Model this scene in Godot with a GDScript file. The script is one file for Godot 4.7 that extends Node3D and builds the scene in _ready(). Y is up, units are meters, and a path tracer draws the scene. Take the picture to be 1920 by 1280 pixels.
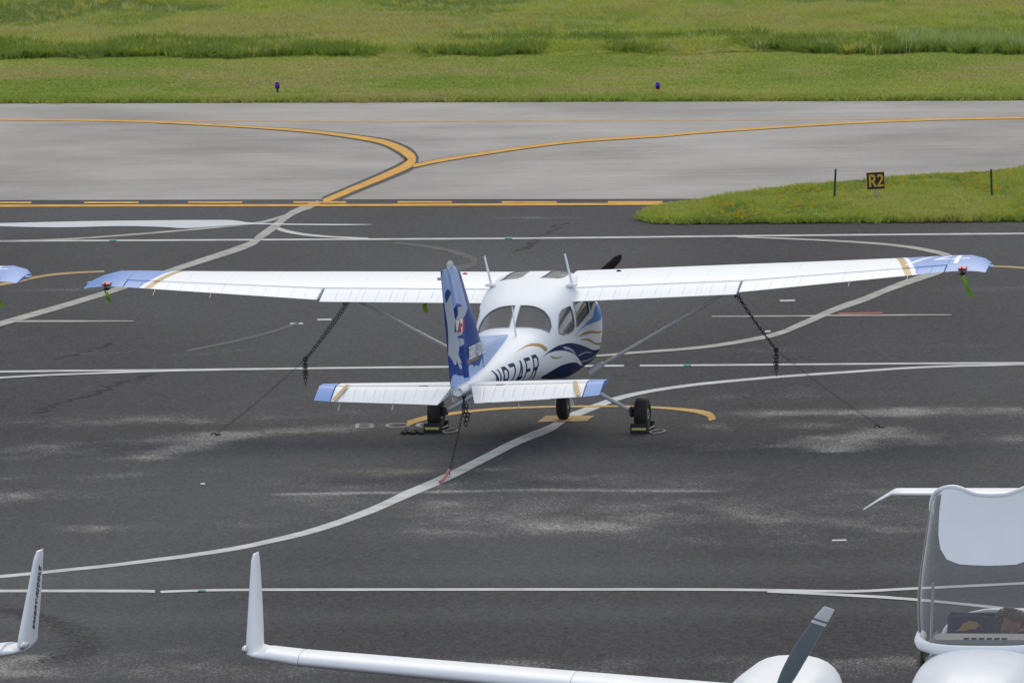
extends Node3D

# ------------------------------------------------------------------ helpers
var M := {}
var rng := RandomNumberGenerator.new()
var taken := {}

class Builder:
	var v := PackedVector3Array()
	var uv := PackedVector2Array()
	var col := PackedColorArray()
	var smooth := true
	var flags := PackedByteArray()
	func tri(a: Vector3, b: Vector3, c: Vector3, ua := Vector2.ZERO, ub := Vector2.ZERO, uc := Vector2.ZERO) -> void:
		v.append(a); v.append(b); v.append(c)
		uv.append(ua); uv.append(ub); uv.append(uc)
		flags.append(1 if smooth else 0)
	func quad(a: Vector3, b: Vector3, c: Vector3, d: Vector3, ua := Vector2.ZERO, ub := Vector2.ZERO, uc := Vector2.ZERO, ud := Vector2.ZERO) -> void:
		tri(a, b, c, ua, ub, uc)
		tri(a, c, d, ua, uc, ud)
	func flip() -> void:
		for i in range(0, v.size(), 3):
			var t := v[i + 1]; v[i + 1] = v[i + 2]; v[i + 2] = t
			var s := uv[i + 1]; uv[i + 1] = uv[i + 2]; uv[i + 2] = s
	func orient() -> Builder:
		# closed shapes: make the clockwise side face outwards
		var c := Vector3.ZERO
		for p in v: c += p
		c /= maxf(1.0, v.size())
		var vol := 0.0
		for i in range(0, v.size(), 3):
			vol += (v[i] - c).dot((v[i + 1] - c).cross(v[i + 2] - c))
		if vol > 0.0: flip()
		return self
	func face(dir: Vector3) -> Builder:
		# open sheets: make the front look along dir
		var s := 0.0
		for i in range(0, v.size(), 3):
			s += (v[i + 1] - v[i]).cross(v[i + 2] - v[i]).dot(dir)
		if s > 0.0: flip()
		return self
	func join(o: Builder) -> void:
		v.append_array(o.v); uv.append_array(o.uv); flags.append_array(o.flags); col.append_array(o.col)
	func mesh() -> ArrayMesh:
		var st := SurfaceTool.new()
		st.begin(Mesh.PRIMITIVE_TRIANGLES)
		var has := col.size() == v.size() and col.size() > 0
		for i in v.size():
			st.set_smooth_group(0 if flags[i / 3] == 1 else -1)
			if has: st.set_color(col[i])
			st.set_uv(uv[i])
			st.add_vertex(v[i])
		st.generate_normals()
		return st.commit()

func numbered(called: String) -> String:
	var n: int = taken.get(called, 0)
	taken[called] = n + 1
	return called if n == 0 else "%s_%03d" % [called, n]

func lin(r: float, g: float, b: float) -> Color:
	return Color(r, g, b).linear_to_srgb()

func material(c: Color, rough := 0.6, metal := 0.0) -> StandardMaterial3D:
	var m := StandardMaterial3D.new()
	m.albedo_color = c; m.roughness = rough; m.metallic = metal
	return m

func part(called: String, b: Builder, m: Material, parent: Node, label := "") -> MeshInstance3D:
	var o := MeshInstance3D.new()
	o.mesh = b.mesh(); o.material_override = m
	o.name = called
	parent.add_child(o, true)
	if label: o.set_meta("label", label)
	return o

func thing(called: String, label: String, category: String, at := Vector3.ZERO, turn := 0.0, group := "") -> Node3D:
	var o := Node3D.new()
	o.name = numbered(called)
	add_child(o)
	o.position = at; o.rotation.y = turn
	o.set_meta("label", label); o.set_meta("category", category)
	if group: o.set_meta("group", group)
	return o

func tag(o: Node, label: String, category: String, group := "", kind := "") -> void:
	if label: o.set_meta("label", label)
	if category: o.set_meta("category", category)
	if group: o.set_meta("group", group)
	if kind: o.set_meta("kind", kind)

func tube(pts: Array, radii, sides := 8, caps := true, flat := 1.0, flat_dir := Vector3.UP) -> Builder:
	var b := Builder.new()
	var n := pts.size()
	var rings: Array[PackedVector3Array] = []
	var up := Vector3.UP
	for i in n:
		var t: Vector3 = (pts[mini(i + 1, n - 1)] - pts[maxi(i - 1, 0)]).normalized()
		if absf(t.dot(up)) > 0.95: up = Vector3.RIGHT if absf(t.dot(Vector3.RIGHT)) < 0.9 else Vector3.BACK
		var s := t.cross(up).normalized()
		var w := s.cross(t).normalized()
		if flat != 1.0:
			w = (flat_dir - t * flat_dir.dot(t)).normalized(); s = t.cross(w).normalized()
		up = w
		var r: float = radii if not (radii is Array) else radii[i]
		var ring := PackedVector3Array()
		for k in sides:
			var a := TAU * k / sides
			ring.append(pts[i] + s * cos(a) * r + w * sin(a) * r * flat)
		rings.append(ring)
	return skin(rings, caps)

func skin(rings: Array[PackedVector3Array], caps := true, uvs := [], closed := true, sharp := false) -> Builder:
	var b := Builder.new()
	var m := rings[0].size()
	var last := m if closed else m - 1
	for i in rings.size() - 1:
		for k in last:
			var k2 := (k + 1) % m
			b.smooth = not (sharp and k == m - 1)
			if uvs.is_empty():
				b.quad(rings[i][k], rings[i + 1][k], rings[i + 1][k2], rings[i][k2])
			else:
				b.quad(rings[i][k], rings[i + 1][k], rings[i + 1][k2], rings[i][k2], uvs[i][k], uvs[i + 1][k], uvs[i + 1][k2], uvs[i][k2])
	if caps:
		b.smooth = false
		for e in [0, rings.size() - 1]:
			var c := Vector3.ZERO
			for p in rings[e]: c += p
			c /= m
			for k in m:
				var k2 := (k + 1) % m
				var uc: Vector2 = Vector2.ZERO if uvs.is_empty() else uvs[e][0]
				var ua: Vector2 = Vector2.ZERO if uvs.is_empty() else uvs[e][k]
				var ub: Vector2 = Vector2.ZERO if uvs.is_empty() else uvs[e][k2]
				if e == 0: b.tri(c, rings[e][k], rings[e][k2], uc, ua, ub)
				else: b.tri(c, rings[e][k2], rings[e][k], uc, ub, ua)
		b.smooth = true
	return b.orient()

func box(c: Vector3, s: Vector3, basis := Basis.IDENTITY, bevel := 0.0) -> Builder:
	# box with bevelled long edges: lofted rounded rectangle along y
	var h := s * 0.5
	var e: float = minf(bevel, minf(h.x, minf(h.y, h.z)) * 0.9)
	var b := Builder.new()
	var rings: Array[PackedVector3Array] = []
	var prof: Array = [[-h.y, e], [-h.y + e, 0.0], [h.y - e, 0.0], [h.y, e]] if e > 0.0 else [[-h.y, 0.0], [h.y, 0.0]]
	for q in prof:
		var x: float = h.x - q[1]
		var z: float = h.z - q[1]
		var ring := PackedVector3Array()
		if e > 0.0:
			for p in [Vector2(x - e, -z), Vector2(x, -z + e), Vector2(x, z - e), Vector2(x - e, z), Vector2(-x + e, z), Vector2(-x, z - e), Vector2(-x, -z + e), Vector2(-x + e, -z)]:
				ring.append(c + basis * Vector3(p.x, q[0], p.y))
		else:
			for p in [Vector2(x, -z), Vector2(x, z), Vector2(-x, z), Vector2(-x, -z)]:
				ring.append(c + basis * Vector3(p.x, q[0], p.y))
		rings.append(ring)
	b = skin(rings, true)
	for i in b.flags.size(): b.flags[i] = 0
	return b

func lathe(prof: Array, at: Vector3, axis: Vector3, sides := 24) -> Builder:
	# prof: [distance along the axis, radius]
	var rings: Array[PackedVector3Array] = []
	var t := axis.normalized()
	var s := t.cross(Vector3.UP if absf(t.y) < 0.9 else Vector3.RIGHT).normalized()
	var w := s.cross(t)
	for q in prof:
		var ring := PackedVector3Array()
		for k in sides:
			var a := TAU * k / sides
			ring.append(at + t * q[0] + (s * cos(a) + w * sin(a)) * q[1])
		rings.append(ring)
	return skin(rings, true)

func prism(poly: PackedVector2Array, frame: Transform3D, depth: float) -> Builder:
	# flat outline in the frame's xy plane, given a thickness along its z
	var b := Builder.new()
	b.smooth = false
	var idx := Geometry2D.triangulate_polygon(poly)
	for i in range(0, idx.size(), 3):
		for s in [0.0, depth]:
			var q: Array[Vector3] = []
			for k in 3: q.append(frame * Vector3(poly[idx[i + k]].x, poly[idx[i + k]].y, s))
			if s > 0.0: b.tri(q[0], q[1], q[2])
			else: b.tri(q[0], q[2], q[1])
	var cw := Geometry2D.is_polygon_clockwise(poly)
	for i in poly.size():
		var p := poly[i]
		var q := poly[(i + 1) % poly.size()]
		if cw: b.quad(frame * Vector3(p.x, p.y, 0), frame * Vector3(p.x, p.y, depth), frame * Vector3(q.x, q.y, depth), frame * Vector3(q.x, q.y, 0))
		else: b.quad(frame * Vector3(p.x, p.y, 0), frame * Vector3(q.x, q.y, 0), frame * Vector3(q.x, q.y, depth), frame * Vector3(p.x, p.y, depth))
	# triangulation keeps the outline's sense: front triangles must agree with the sides
	return b.orient()

func chain(pts: Array, link := 0.042, wire := 0.0048) -> Builder:
	# real links: rounded loops, each turned a quarter from the last
	var b := Builder.new()
	var carry := 0.0
	var flip := false
	for i in pts.size() - 1:
		var a: Vector3 = pts[i]
		var c: Vector3 = pts[i + 1]
		var len := a.distance_to(c)
		var t := (c - a) / maxf(len, 1e-6)
		var s := t.cross(Vector3.UP if absf(t.y) < 0.9 else Vector3.RIGHT).normalized()
		var w := s.cross(t)
		var d := carry
		while d < len:
			var o := a + t * d
			var side := s if flip else w
			var other := w if flip else s
			flip = not flip
			var L := link * 0.66
			var W := link * 0.36
			var rings: Array[PackedVector3Array] = []
			for k in 9:
				var g := TAU * k / 8.0
				var rad := t * cos(g) + side * sin(g)
				var p := o + t * cos(g) * L + side * sin(g) * W
				var ring := PackedVector3Array()
				for j in 4:
					var h := TAU * j / 4.0
					ring.append(p + rad * cos(h) * wire + other * sin(h) * wire)
				rings.append(ring)
			b.join(skin(rings, false))
			d += link
		carry = d - len
	return b

func sag(a: Vector3, c: Vector3, drop: float, n := 10) -> Array:
	var out := []
	for i in n + 1:
		var t := float(i) / n
		out.append(a.lerp(c, t) - Vector3.UP * drop * 4.0 * t * (1.0 - t))
	return out

# ------------------------------------------------------------------ painted pictures
func fill_poly(img: Image, pts: Array, c: Color) -> void:
	# even-odd scan fill, pts: Vector2 in pixels
	var lo := 1e9
	var hi := -1e9
	for p in pts:
		lo = minf(lo, p.y); hi = maxf(hi, p.y)
	for y in range(maxi(0, int(floor(lo))), mini(img.get_height() - 1, int(ceil(hi))) + 1):
		var xs := []
		var yy := y + 0.5
		for i in pts.size():
			var p: Vector2 = pts[i]
			var q: Vector2 = pts[(i + 1) % pts.size()]
			if (p.y <= yy) != (q.y <= yy): xs.append(p.x + (yy - p.y) / (q.y - p.y) * (q.x - p.x))
		xs.sort()
		for i in range(0, xs.size() - 1, 2):
			var x0 := clampi(int(round(xs[i])), 0, img.get_width())
			var x1 := clampi(int(round(xs[i + 1])), 0, img.get_width())
			if x1 > x0: img.fill_rect(Rect2i(x0, y, x1 - x0, 1), c)

func stroke(img: Image, pts: Array, w: float, c: Color) -> void:
	for i in pts.size() - 1:
		var p: Vector2 = pts[i]
		var q: Vector2 = pts[i + 1]
		var t := (q - p).normalized() * w * 0.5
		var n := Vector2(-t.y, t.x)
		fill_poly(img, [p - t * 0.9 + n, q + t * 0.9 + n, q + t * 0.9 - n, p - t * 0.9 - n], c)

const GLYPH := {
	"N": [[0, 0, 0, 1, 1, 0, 1, 1]],
	"9": [[1, 0.45, 0.15, 0.45, 0, 0.6, 0, 0.85, 0.2, 1, 0.8, 1, 1, 0.85, 1, 0.2, 0.8, 0, 0.2, 0, 0, 0.15]],
	"7": [[0, 1, 1, 1, 0.85, 0.7, 0.4, 0]],
	"4": [[0.75, 0, 0.75, 1, 0, 0.3, 1, 0.3]],
	"E": [[1, 0, 0, 0, 0, 1, 1, 1], [0, 0.52, 0.8, 0.52]],
	"R": [[0, 0, 0, 1, 0.8, 1, 1, 0.85, 1, 0.6, 0.8, 0.47, 0, 0.47], [0.55, 0.47, 1, 0]],
}

func smooth_poly(a: Array, n := 4) -> Array:
	# closed outline from [z, y, z, y ...], softened with a spline
	var p := []
	for i in range(0, a.size(), 2): p.append(Vector2(a[i], a[i + 1]))
	var out := []
	var m := p.size()
	for i in m:
		for k in n:
			out.append(p[i].cubic_interpolate(p[(i + 1) % m], p[(i + m - 1) % m], p[(i + 2) % m], float(k) / n))
	return out

func noise(freq: float, seed: int, octaves := 4, type := FastNoiseLite.TYPE_SIMPLEX_SMOOTH) -> FastNoiseLite:
	var f := FastNoiseLite.new()
	f.noise_type = type; f.seed = seed; f.frequency = freq; f.fractal_octaves = octaves
	return f

func noise_tex(freq: float, seed: int, c0: Color, c1: Color, size := 512, octaves := 4, bump := 0.0) -> NoiseTexture2D:
	var t := NoiseTexture2D.new()
	t.width = size; t.height = size; t.seamless = true
	t.noise = noise(freq, seed, octaves)
	if bump > 0.0:
		t.as_normal_map = true; t.bump_strength = bump
	else:
		var g := Gradient.new()
		g.set_color(0, c0); g.set_color(1, c1)
		t.color_ramp = g
	return t

# ------------------------------------------------------------------ surveyed outlines, in metres
const SAND := [[-4.57,2.59,-3.78,-0.08,0.30,1.00], [-4.49,2.15,-3.80,0.26,0.16,0.80], [-3.78,-0.08,-2.41,-0.77,0.55,0.50], [-2.92,-0.57,-1.37,-0.90,0.50,0.30], [-6.40,2.00,-5.20,1.92,0.90,0.50], [-5.70,0.85,-4.55,0.75,0.70,0.45], [-6.08,-2.45,-4.49,-2.28,0.80,0.50], [-4.49,-2.28,-2.57,-2.21,0.80,0.25], [-7.06,-2.17,-6.27,-2.19,0.60,0.40], [3.42,2.97,4.17,0.28,0.28,1.00], [2.64,2.00,4.01,1.07,0.50,0.45], [2.70,-1.76,4.54,-1.77,0.60,0.50], [4.53,-1.63,6.36,-1.56,0.60,0.50], [2.45,-0.19,3.55,-0.23,0.50,0.50], [1.18,2.18,3.45,2.12,0.60,0.40], [4.74,1.65,6.15,1.39,0.80,0.40], [-2.85,7.07,-1.11,7.07,0.12,0.80], [-1.11,7.07,-0.04,6.98,0.12,0.85], [-0.04,6.98,1.86,7.42,0.16,1.00], [-2.27,5.90,1.90,6.18,0.70,0.35], [-2.16,8.54,1.83,8.80,1.30,0.34], [1.81,9.64,5.64,9.59,2.20,0.38], [3.74,7.91,5.76,7.90,0.40,0.70], [-0.34,10.72,5.45,12.28,1.30,0.32], [-5.26,22.88,2.26,23.72,0.90,0.50], [-5.32,22.00,-3.65,21.58,0.40,0.40], [-2.13,22.56,3.27,22.97,0.40,0.45], [-4.71,10.42,-2.88,10.11,0.50,0.30], [-6.07,7.15,-5.54,6.93,0.70,0.50], [-5.73,4.81,-5.00,4.61,0.50,0.40], [-3.79,4.16,-2.43,4.23,0.30,0.30], [-2.30,4.68,-0.58,4.61,0.40,0.35], [-6.21,-12.21,-4.18,-12.40,0.40,0.30], [-5.09,-11.51,-4.52,-11.76,0.20,0.40], [-3.89,-4.01,-3.31,-5.04,0.30,0.30], [2.65,-4.49,6.09,-5.48,1.20,0.22], [3.22,-11.25,5.74,-11.26,0.60,0.25], [-7.74,-14.41,-3.72,-14.18,0.80,0.15], [-7.94,-22.13,-6.90,-23.50,0.80,0.20], [-7.71,-23.65,-6.75,-23.79,0.30,0.40], [3.97,-21.51,7.13,-21.45,1.20,0.20], [-0.38,-38.58,0.62,-38.37,0.40,0.35], [-3.36,-30.32,0.05,-30.61,0.80,0.12]]
const CRACKS := [[-6.28,-3.27,-6.07,-4.56,-5.85,-5.43,-5.67,-6.02,-5.49,-7.15,-5.28,-7.91,-5.04,-8.84], [-0.23,-30.66,-0.03,-31.59,0.06,-32.80,0.24,-34.26,0.42,-35.77,0.61,-37.04], [-6.51,-11.15,-6.10,-12.80,-5.82,-13.90], [-2.92,-25.45,-1.93,-24.83]]
const TYRE_MARK := [-5.44,17.72,-5.15,18.21,-4.86,18.77,-4.61,19.58,-4.40,20.67,-4.40,21.49,-4.62,22.07]
const PUDDLE := [-9.55,-38.86,-9,-38.89,-7.65,-39.08,-6.65,-39.07,-5.37,-38.94,-5,-38.73,-4.66,-38.06,-3.89,-37.66,-3.16,-37.46,-2.62,-37.24,-3.16,-37.15,-3.88,-37.37,-4.66,-37.66,-5.14,-37.43,-5.75,-36.96,-6.21,-37.38,-6.95,-37.73,-7.93,-37.6,-8.95,-38.08,-9.51,-38.32]
const ISLAND := [1.9,-37.57,2.03,-38.62,2.28,-39.66,2.85,-40.93,3.84,-43.01,4.84,-44.7,6.25,-46.35,7.35,-47.34,8.36,-48.05,9.08,-48.68,10.77,-50.38,9.63,-35.57,8.24,-35.92,5.85,-36.15,3.63,-36.35,2.39,-36.47,2.06,-36.8]
const MARKS := [
	["strip","apron","white_line","white",[-10.07,-34.87,-10.04,-34.51,-9.84,-34.85,-9.81,-34.49,-9.46,-34.81,-9.44,-34.45,-8.74,-34.73,-8.72,-34.37,-8.33,-34.68,-8.31,-34.32,-7.84,-34.61,-7.82,-34.26,-7.29,-34.54,-7.27,-34.19,-6.7,-34.46,-6.68,-34.11,-6.08,-34.38,-6.07,-34.03,-5.47,-34.3,-5.46,-33.95,-4.88,-34.23,-4.86,-33.87,-4.32,-34.16,-4.31,-33.8,-3.72,-34.08,-3.71,-33.73,-3.11,-34,-3.1,-33.65,-2.51,-33.92,-2.5,-33.57,-1.92,-33.85,-1.92,-33.5,-1.35,-33.78,-1.35,-33.43,-0.81,-33.72,-0.8,-33.37,-0.29,-33.66,-0.29,-33.31,0.38,-33.61,0.37,-33.26,0.99,-33.58,0.98,-33.23,1.56,-33.55,1.56,-33.2,2.12,-33.53,2.11,-33.18,2.67,-33.51,2.67,-33.16,3.22,-33.48,3.21,-33.13,3.74,-33.45,3.72,-33.1,4.25,-33.42,4.23,-33.08,4.76,-33.39,4.74,-33.05,5.28,-33.36,5.27,-33.01,5.85,-33.31,5.83,-32.97,6.45,-33.26,6.43,-32.91,7.05,-33.21,7.03,-32.86,7.59,-33.16,7.57,-32.81,8.05,-33.11,8.03,-32.77,8.64,-33.06,8.62,-32.71,9.07,-33.01,9.04,-32.66,9.35,-32.98,9.32,-32.63]],
	["strip","apron","white_line","white",[-8.21,-9.65,-8.18,-9.37,-7.92,-9.62,-7.9,-9.34,-7.51,-9.59,-7.49,-9.31,-7.13,-9.56,-7.12,-9.28,-6.88,-9.56,-6.86,-9.28,-6.66,-9.56,-6.64,-9.28,-6.35,-9.56,-6.34,-9.28,-5.94,-9.52,-5.92,-9.24,-5.44,-9.48,-5.43,-9.2,-4.86,-9.44,-4.84,-9.16,-4.44,-9.43,-4.43,-9.15,-3.96,-9.42,-3.95,-9.14,-3.47,-9.41,-3.46,-9.13,-3,-9.41,-2.99,-9.13,-2.59,-9.4,-2.58,-9.12,-2,-9.38,-1.99,-9.1,-1.5,-9.35,-1.5,-9.07,-1.17,-9.33,-1.17,-9.05]],
	["strip","apron","white_line","white",[-1.17,-9.33,-1.17,-9.06,-0.76,-9.29,-0.76,-9.02,-0.18,-9.23,-0.18,-8.97,0.42,-9.18,0.42,-8.91,0.86,-9.14,0.85,-8.87,1.1,-9.12,1.09,-8.85,1.15,-9.11,1.14,-8.85,1.17,-9.11,1.16,-8.85]],
	["strip","apron","white_line","white",[1.38,-9.08,1.37,-8.81,1.7,-9.05,1.7,-8.79,2.16,-9.02,2.16,-8.76,2.68,-8.98,2.67,-8.72,3.17,-8.95,3.16,-8.69,3.61,-8.92,3.6,-8.66,4.05,-8.89,4.04,-8.63,4.48,-8.86,4.47,-8.6,4.9,-8.83,4.88,-8.57,5.44,-8.78,5.43,-8.52,5.97,-8.72,5.95,-8.45,6.44,-8.66,6.42,-8.4,6.86,-8.62,6.84,-8.36,7.23,-8.59,7.21,-8.33,7.49,-8.57,7.47,-8.31]],
	["strip","apron","white_line","white",[-8.1,-8.17,-8.08,-7.91,-7.81,-8.29,-7.79,-8.03,-7.42,-8.46,-7.4,-8.2,-7.07,-8.61,-7.06,-8.35,-6.87,-8.71,-6.85,-8.45,-6.71,-8.8,-6.7,-8.54,-6.53,-8.88,-6.51,-8.62,-6.27,-8.96,-6.25,-8.7,-5.98,-9.04,-5.97,-8.78,-5.69,-9.11,-5.68,-8.85,-5.41,-9.19,-5.39,-8.92,-5.12,-9.25,-5.11,-8.99,-4.85,-9.31,-4.84,-9.04,-4.58,-9.34,-4.57,-9.07,-4.32,-9.35,-4.31,-9.08,-4.14,-9.36,-4.13,-9.09]],
	["strip","apron","white_line","white",[7.49,-8.57,7.5,-8.81,7.21,-8.48,7.23,-8.73,6.82,-8.35,6.84,-8.61,6.41,-8.24,6.43,-8.5,6,-8.18,6.02,-8.45,5.57,-8.13,5.58,-8.41,5.14,-8.02,5.15,-8.31,4.71,-7.82,4.72,-8.12,4.29,-7.56,4.31,-7.87,3.92,-7.32,3.93,-7.64,3.62,-7.15,3.63,-7.47,3.37,-7,3.38,-7.32,3.09,-6.81,3.1,-7.14,2.76,-6.54,2.77,-6.88,2.41,-6.24,2.42,-6.59,2.1,-5.93,2.1,-6.29,1.84,-5.61,1.84,-5.98,1.61,-5.27,1.61,-5.66,1.41,-4.93,1.41,-5.34,1.25,-4.59,1.25,-5.05,1.12,-4.24,1.11,-4.76,0.99,-3.86,0.98,-4.43,0.88,-3.43,0.86,-4.06,0.77,-2.97,0.75,-3.65,0.66,-2.5,0.64,-3.25,0.55,-2.05,0.53,-2.81,0.44,-1.6,0.41,-2.38,0.34,-1.17,0.31,-1.94,0.28,-0.79,0.24,-1.51,0.23,-0.38,0.19,-1.12,0.15,0.08,0.12,-0.73,0.05,0.51,0.02,-0.33,-0.07,0.95,-0.1,0.12,-0.21,1.51,-0.24,0.72,-0.38,2.34,-0.42,1.55,-0.56,3.3,-0.6,2.51,-0.73,4.17,-0.77,3.38,-0.86,4.85,-0.9,4.06,-0.98,5.44,-1.02,4.66,-1.1,6.03,-1.15,5.25,-1.24,6.62,-1.28,5.84,-1.38,7.19,-1.42,6.43,-1.51,7.74,-1.56,6.99,-1.62,8.21,-1.66,7.51,-1.72,8.67,-1.76,8.01,-1.84,9.18,-1.88,8.55,-2.01,9.79,-2.04,9.2,-2.2,10.45,-2.23,9.9,-2.39,11.03,-2.42,10.51,-2.57,11.49,-2.59,11.01,-2.75,11.88,-2.77,11.43,-2.93,12.23,-2.95,11.82,-3.09,12.55,-3.11,12.16,-3.26,12.83,-3.28,12.46,-3.46,13.11,-3.48,12.76,-3.71,13.42,-3.73,13.09,-4,13.73,-4.02,13.41,-4.25,13.99,-4.27,13.69,-4.44,14.17,-4.45,13.88,-4.59,14.31,-4.61,14.03,-4.78,14.46,-4.8,14.19,-5.02,14.66,-5.04,14.39,-5.29,14.88,-5.31,14.62,-5.56,15.09,-5.58,14.82,-5.85,15.28,-5.87,15.01,-6.14,15.45,-6.16,15.18,-6.34,15.57,-6.36,15.3]],
	["strip","apron","white_line","white",[-6.31,16.03,-6.29,16.27,-6.11,16.05,-6.09,16.29,-5.83,16.09,-5.81,16.33,-5.49,16.13,-5.48,16.37,-5.08,16.18,-5.06,16.41,-4.61,16.23,-4.6,16.47,-4.25,16.28,-4.24,16.52,-4.07,16.32,-4.05,16.55,-3.98,16.35,-3.97,16.58,-3.93,16.37,-3.92,16.6]],
	["strip","apron","white_line","white",[-3.87,16.44,-3.86,16.64,-3.77,16.41,-3.76,16.61,-3.61,16.38,-3.61,16.57,-3.45,16.35,-3.44,16.55,-3.26,16.35,-3.25,16.55,-3.06,16.36,-3.05,16.56,-2.91,16.37,-2.91,16.57]],
	["strip","apron","white_line","white",[-2.9,16.36,-2.9,16.58,-2.66,16.39,-2.66,16.61,-2.34,16.43,-2.33,16.64,-1.95,16.47,-1.94,16.69,-1.52,16.52,-1.52,16.73,-1.1,16.57,-1.1,16.78,-0.7,16.61,-0.7,16.83,-0.35,16.65,-0.35,16.87,0.08,16.7,0.07,16.92,0.47,16.75,0.47,16.96,0.84,16.79,0.84,17,1.17,16.83,1.17,17.05,1.46,16.87,1.45,17.09,1.81,16.93,1.81,17.15,2.06,16.99,2.06,17.2,2.3,17.05,2.29,17.26,2.55,17.12,2.54,17.33,2.78,17.19,2.78,17.4,3.01,17.22,3,17.44,3.2,17.2,3.19,17.42,3.38,17.15,3.37,17.36,3.62,17.07,3.61,17.28,3.97,16.97,3.96,17.18,4.38,16.85,4.37,17.06,4.76,16.74,4.74,16.95,5.08,16.65,5.07,16.86,5.37,16.57,5.36,16.78,5.57,16.51,5.56,16.73]],
	["strip","apron","white_line","white",[2.19,17.12,2.18,17.34,2.35,17.21,2.34,17.43,2.57,17.33,2.56,17.55,2.81,17.47,2.8,17.69,3.05,17.61,3.04,17.83,3.3,17.76,3.29,17.98,3.58,17.98,3.56,18.19,3.91,18.3,3.9,18.51,4.28,18.68,4.26,18.89,4.61,19.04,4.59,19.25,4.89,19.38,4.88,19.59,5.14,19.7,5.13,19.9,5.32,19.91,5.3,20.12]],
	["strip","apron","white_line","cream",[-3.64,-42.57,-3.7,-43.8,-3.76,-41.87,-3.82,-43.13,-3.91,-40.89,-3.98,-42.16,-4.04,-39.83,-4.12,-41.06,-4.12,-38.67,-4.21,-39.84,-4.18,-37.38,-4.28,-38.56,-4.24,-36.23,-4.35,-37.5,-4.3,-35.39,-4.4,-36.69,-4.35,-34.72,-4.45,-36.02,-4.4,-34.1,-4.5,-35.31,-4.42,-33.57,-4.53,-34.63,-4.46,-32.88,-4.54,-34.11,-4.57,-31.98,-4.64,-33.25,-4.79,-30.75,-4.86,-31.94,-5.09,-29.28,-5.16,-30.37,-5.41,-27.67,-5.48,-28.66,-5.74,-25.86,-5.81,-26.82,-6.09,-23.94,-6.16,-24.87,-6.44,-22.14,-6.51,-23.04,-6.78,-20.53,-6.85,-21.43,-7.12,-19.02,-7.2,-19.91,-7.46,-17.54,-7.54,-18.43,-7.84,-15.91,-7.92,-16.78,-8.21,-14.32,-8.29,-15.16,-8.46,-13.24,-8.54,-14.06]],
	["strip","apron","white_line","white",[-4.3,-37.49,-4.3,-36.76,-4.25,-37.19,-4.24,-36.48,-4.16,-36.77,-4.16,-36.07,-4.07,-36.38,-4.06,-35.69,-3.97,-36.02,-3.96,-35.39,-3.86,-35.69,-3.85,-35.12,-3.74,-35.38,-3.73,-34.88,-3.6,-35.12,-3.59,-34.65,-3.45,-34.88,-3.44,-34.45,-3.28,-34.66,-3.27,-34.28,-3.06,-34.44,-3.05,-34.09,-2.82,-34.24,-2.82,-33.93,-2.65,-34.1,-2.65,-33.82]],
	["strip","apron","white_line","cream",[-3.75,-41.72,-3.78,-42.4,-3.83,-41.3,-3.86,-41.98,-3.95,-40.7,-3.98,-41.38,-4.06,-40.12,-4.09,-40.78,-4.16,-39.57,-4.19,-40.21,-4.26,-39.04,-4.29,-39.65,-4.36,-38.57,-4.39,-39.16,-4.43,-38.26,-4.46,-38.82,-4.51,-38.03,-4.53,-38.55,-4.66,-37.75,-4.68,-38.23,-4.92,-37.38,-4.93,-37.83,-5.24,-36.96,-5.26,-37.38,-5.6,-36.54,-5.61,-36.93,-6,-36.09,-6.02,-36.47,-6.44,-35.64,-6.45,-36.01,-6.84,-35.26,-6.86,-35.62,-7.17,-34.96,-7.19,-35.31,-7.47,-34.74,-7.49,-35.08,-7.77,-34.57,-7.79,-34.9,-8.12,-34.5,-8.14,-34.8,-8.48,-34.48,-8.49,-34.76,-8.72,-34.48,-8.74,-34.74]],
	["strip","apron","faded_line","cream",[-7.49,-18.01,-7.47,-17.66,-7.31,-17.98,-7.28,-17.64,-7.04,-17.93,-7.02,-17.61,-6.74,-17.88,-6.73,-17.57,-6.39,-17.8,-6.38,-17.55,-6.01,-17.71,-6,-17.53,-5.74,-17.64,-5.73,-17.52]],
	["strip","apron","faded_line","cream",[2.54,-17.02,2.54,-16.87,2.89,-16.99,2.89,-16.81,3.38,-16.94,3.38,-16.74,3.79,-16.91,3.78,-16.69,4.04,-16.91,4.03,-16.68,4.21,-16.92,4.2,-16.7,4.33,-16.94,4.32,-16.71]],
	["strip","apron","faded_line","cream",[4.32,-16.92,4.31,-16.67,4.59,-16.89,4.58,-16.64,4.97,-16.85,4.96,-16.61,5.31,-16.82,5.29,-16.57,5.57,-16.77,5.56,-16.57,5.79,-16.72,5.78,-16.56,5.94,-16.68,5.94,-16.57]],
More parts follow.
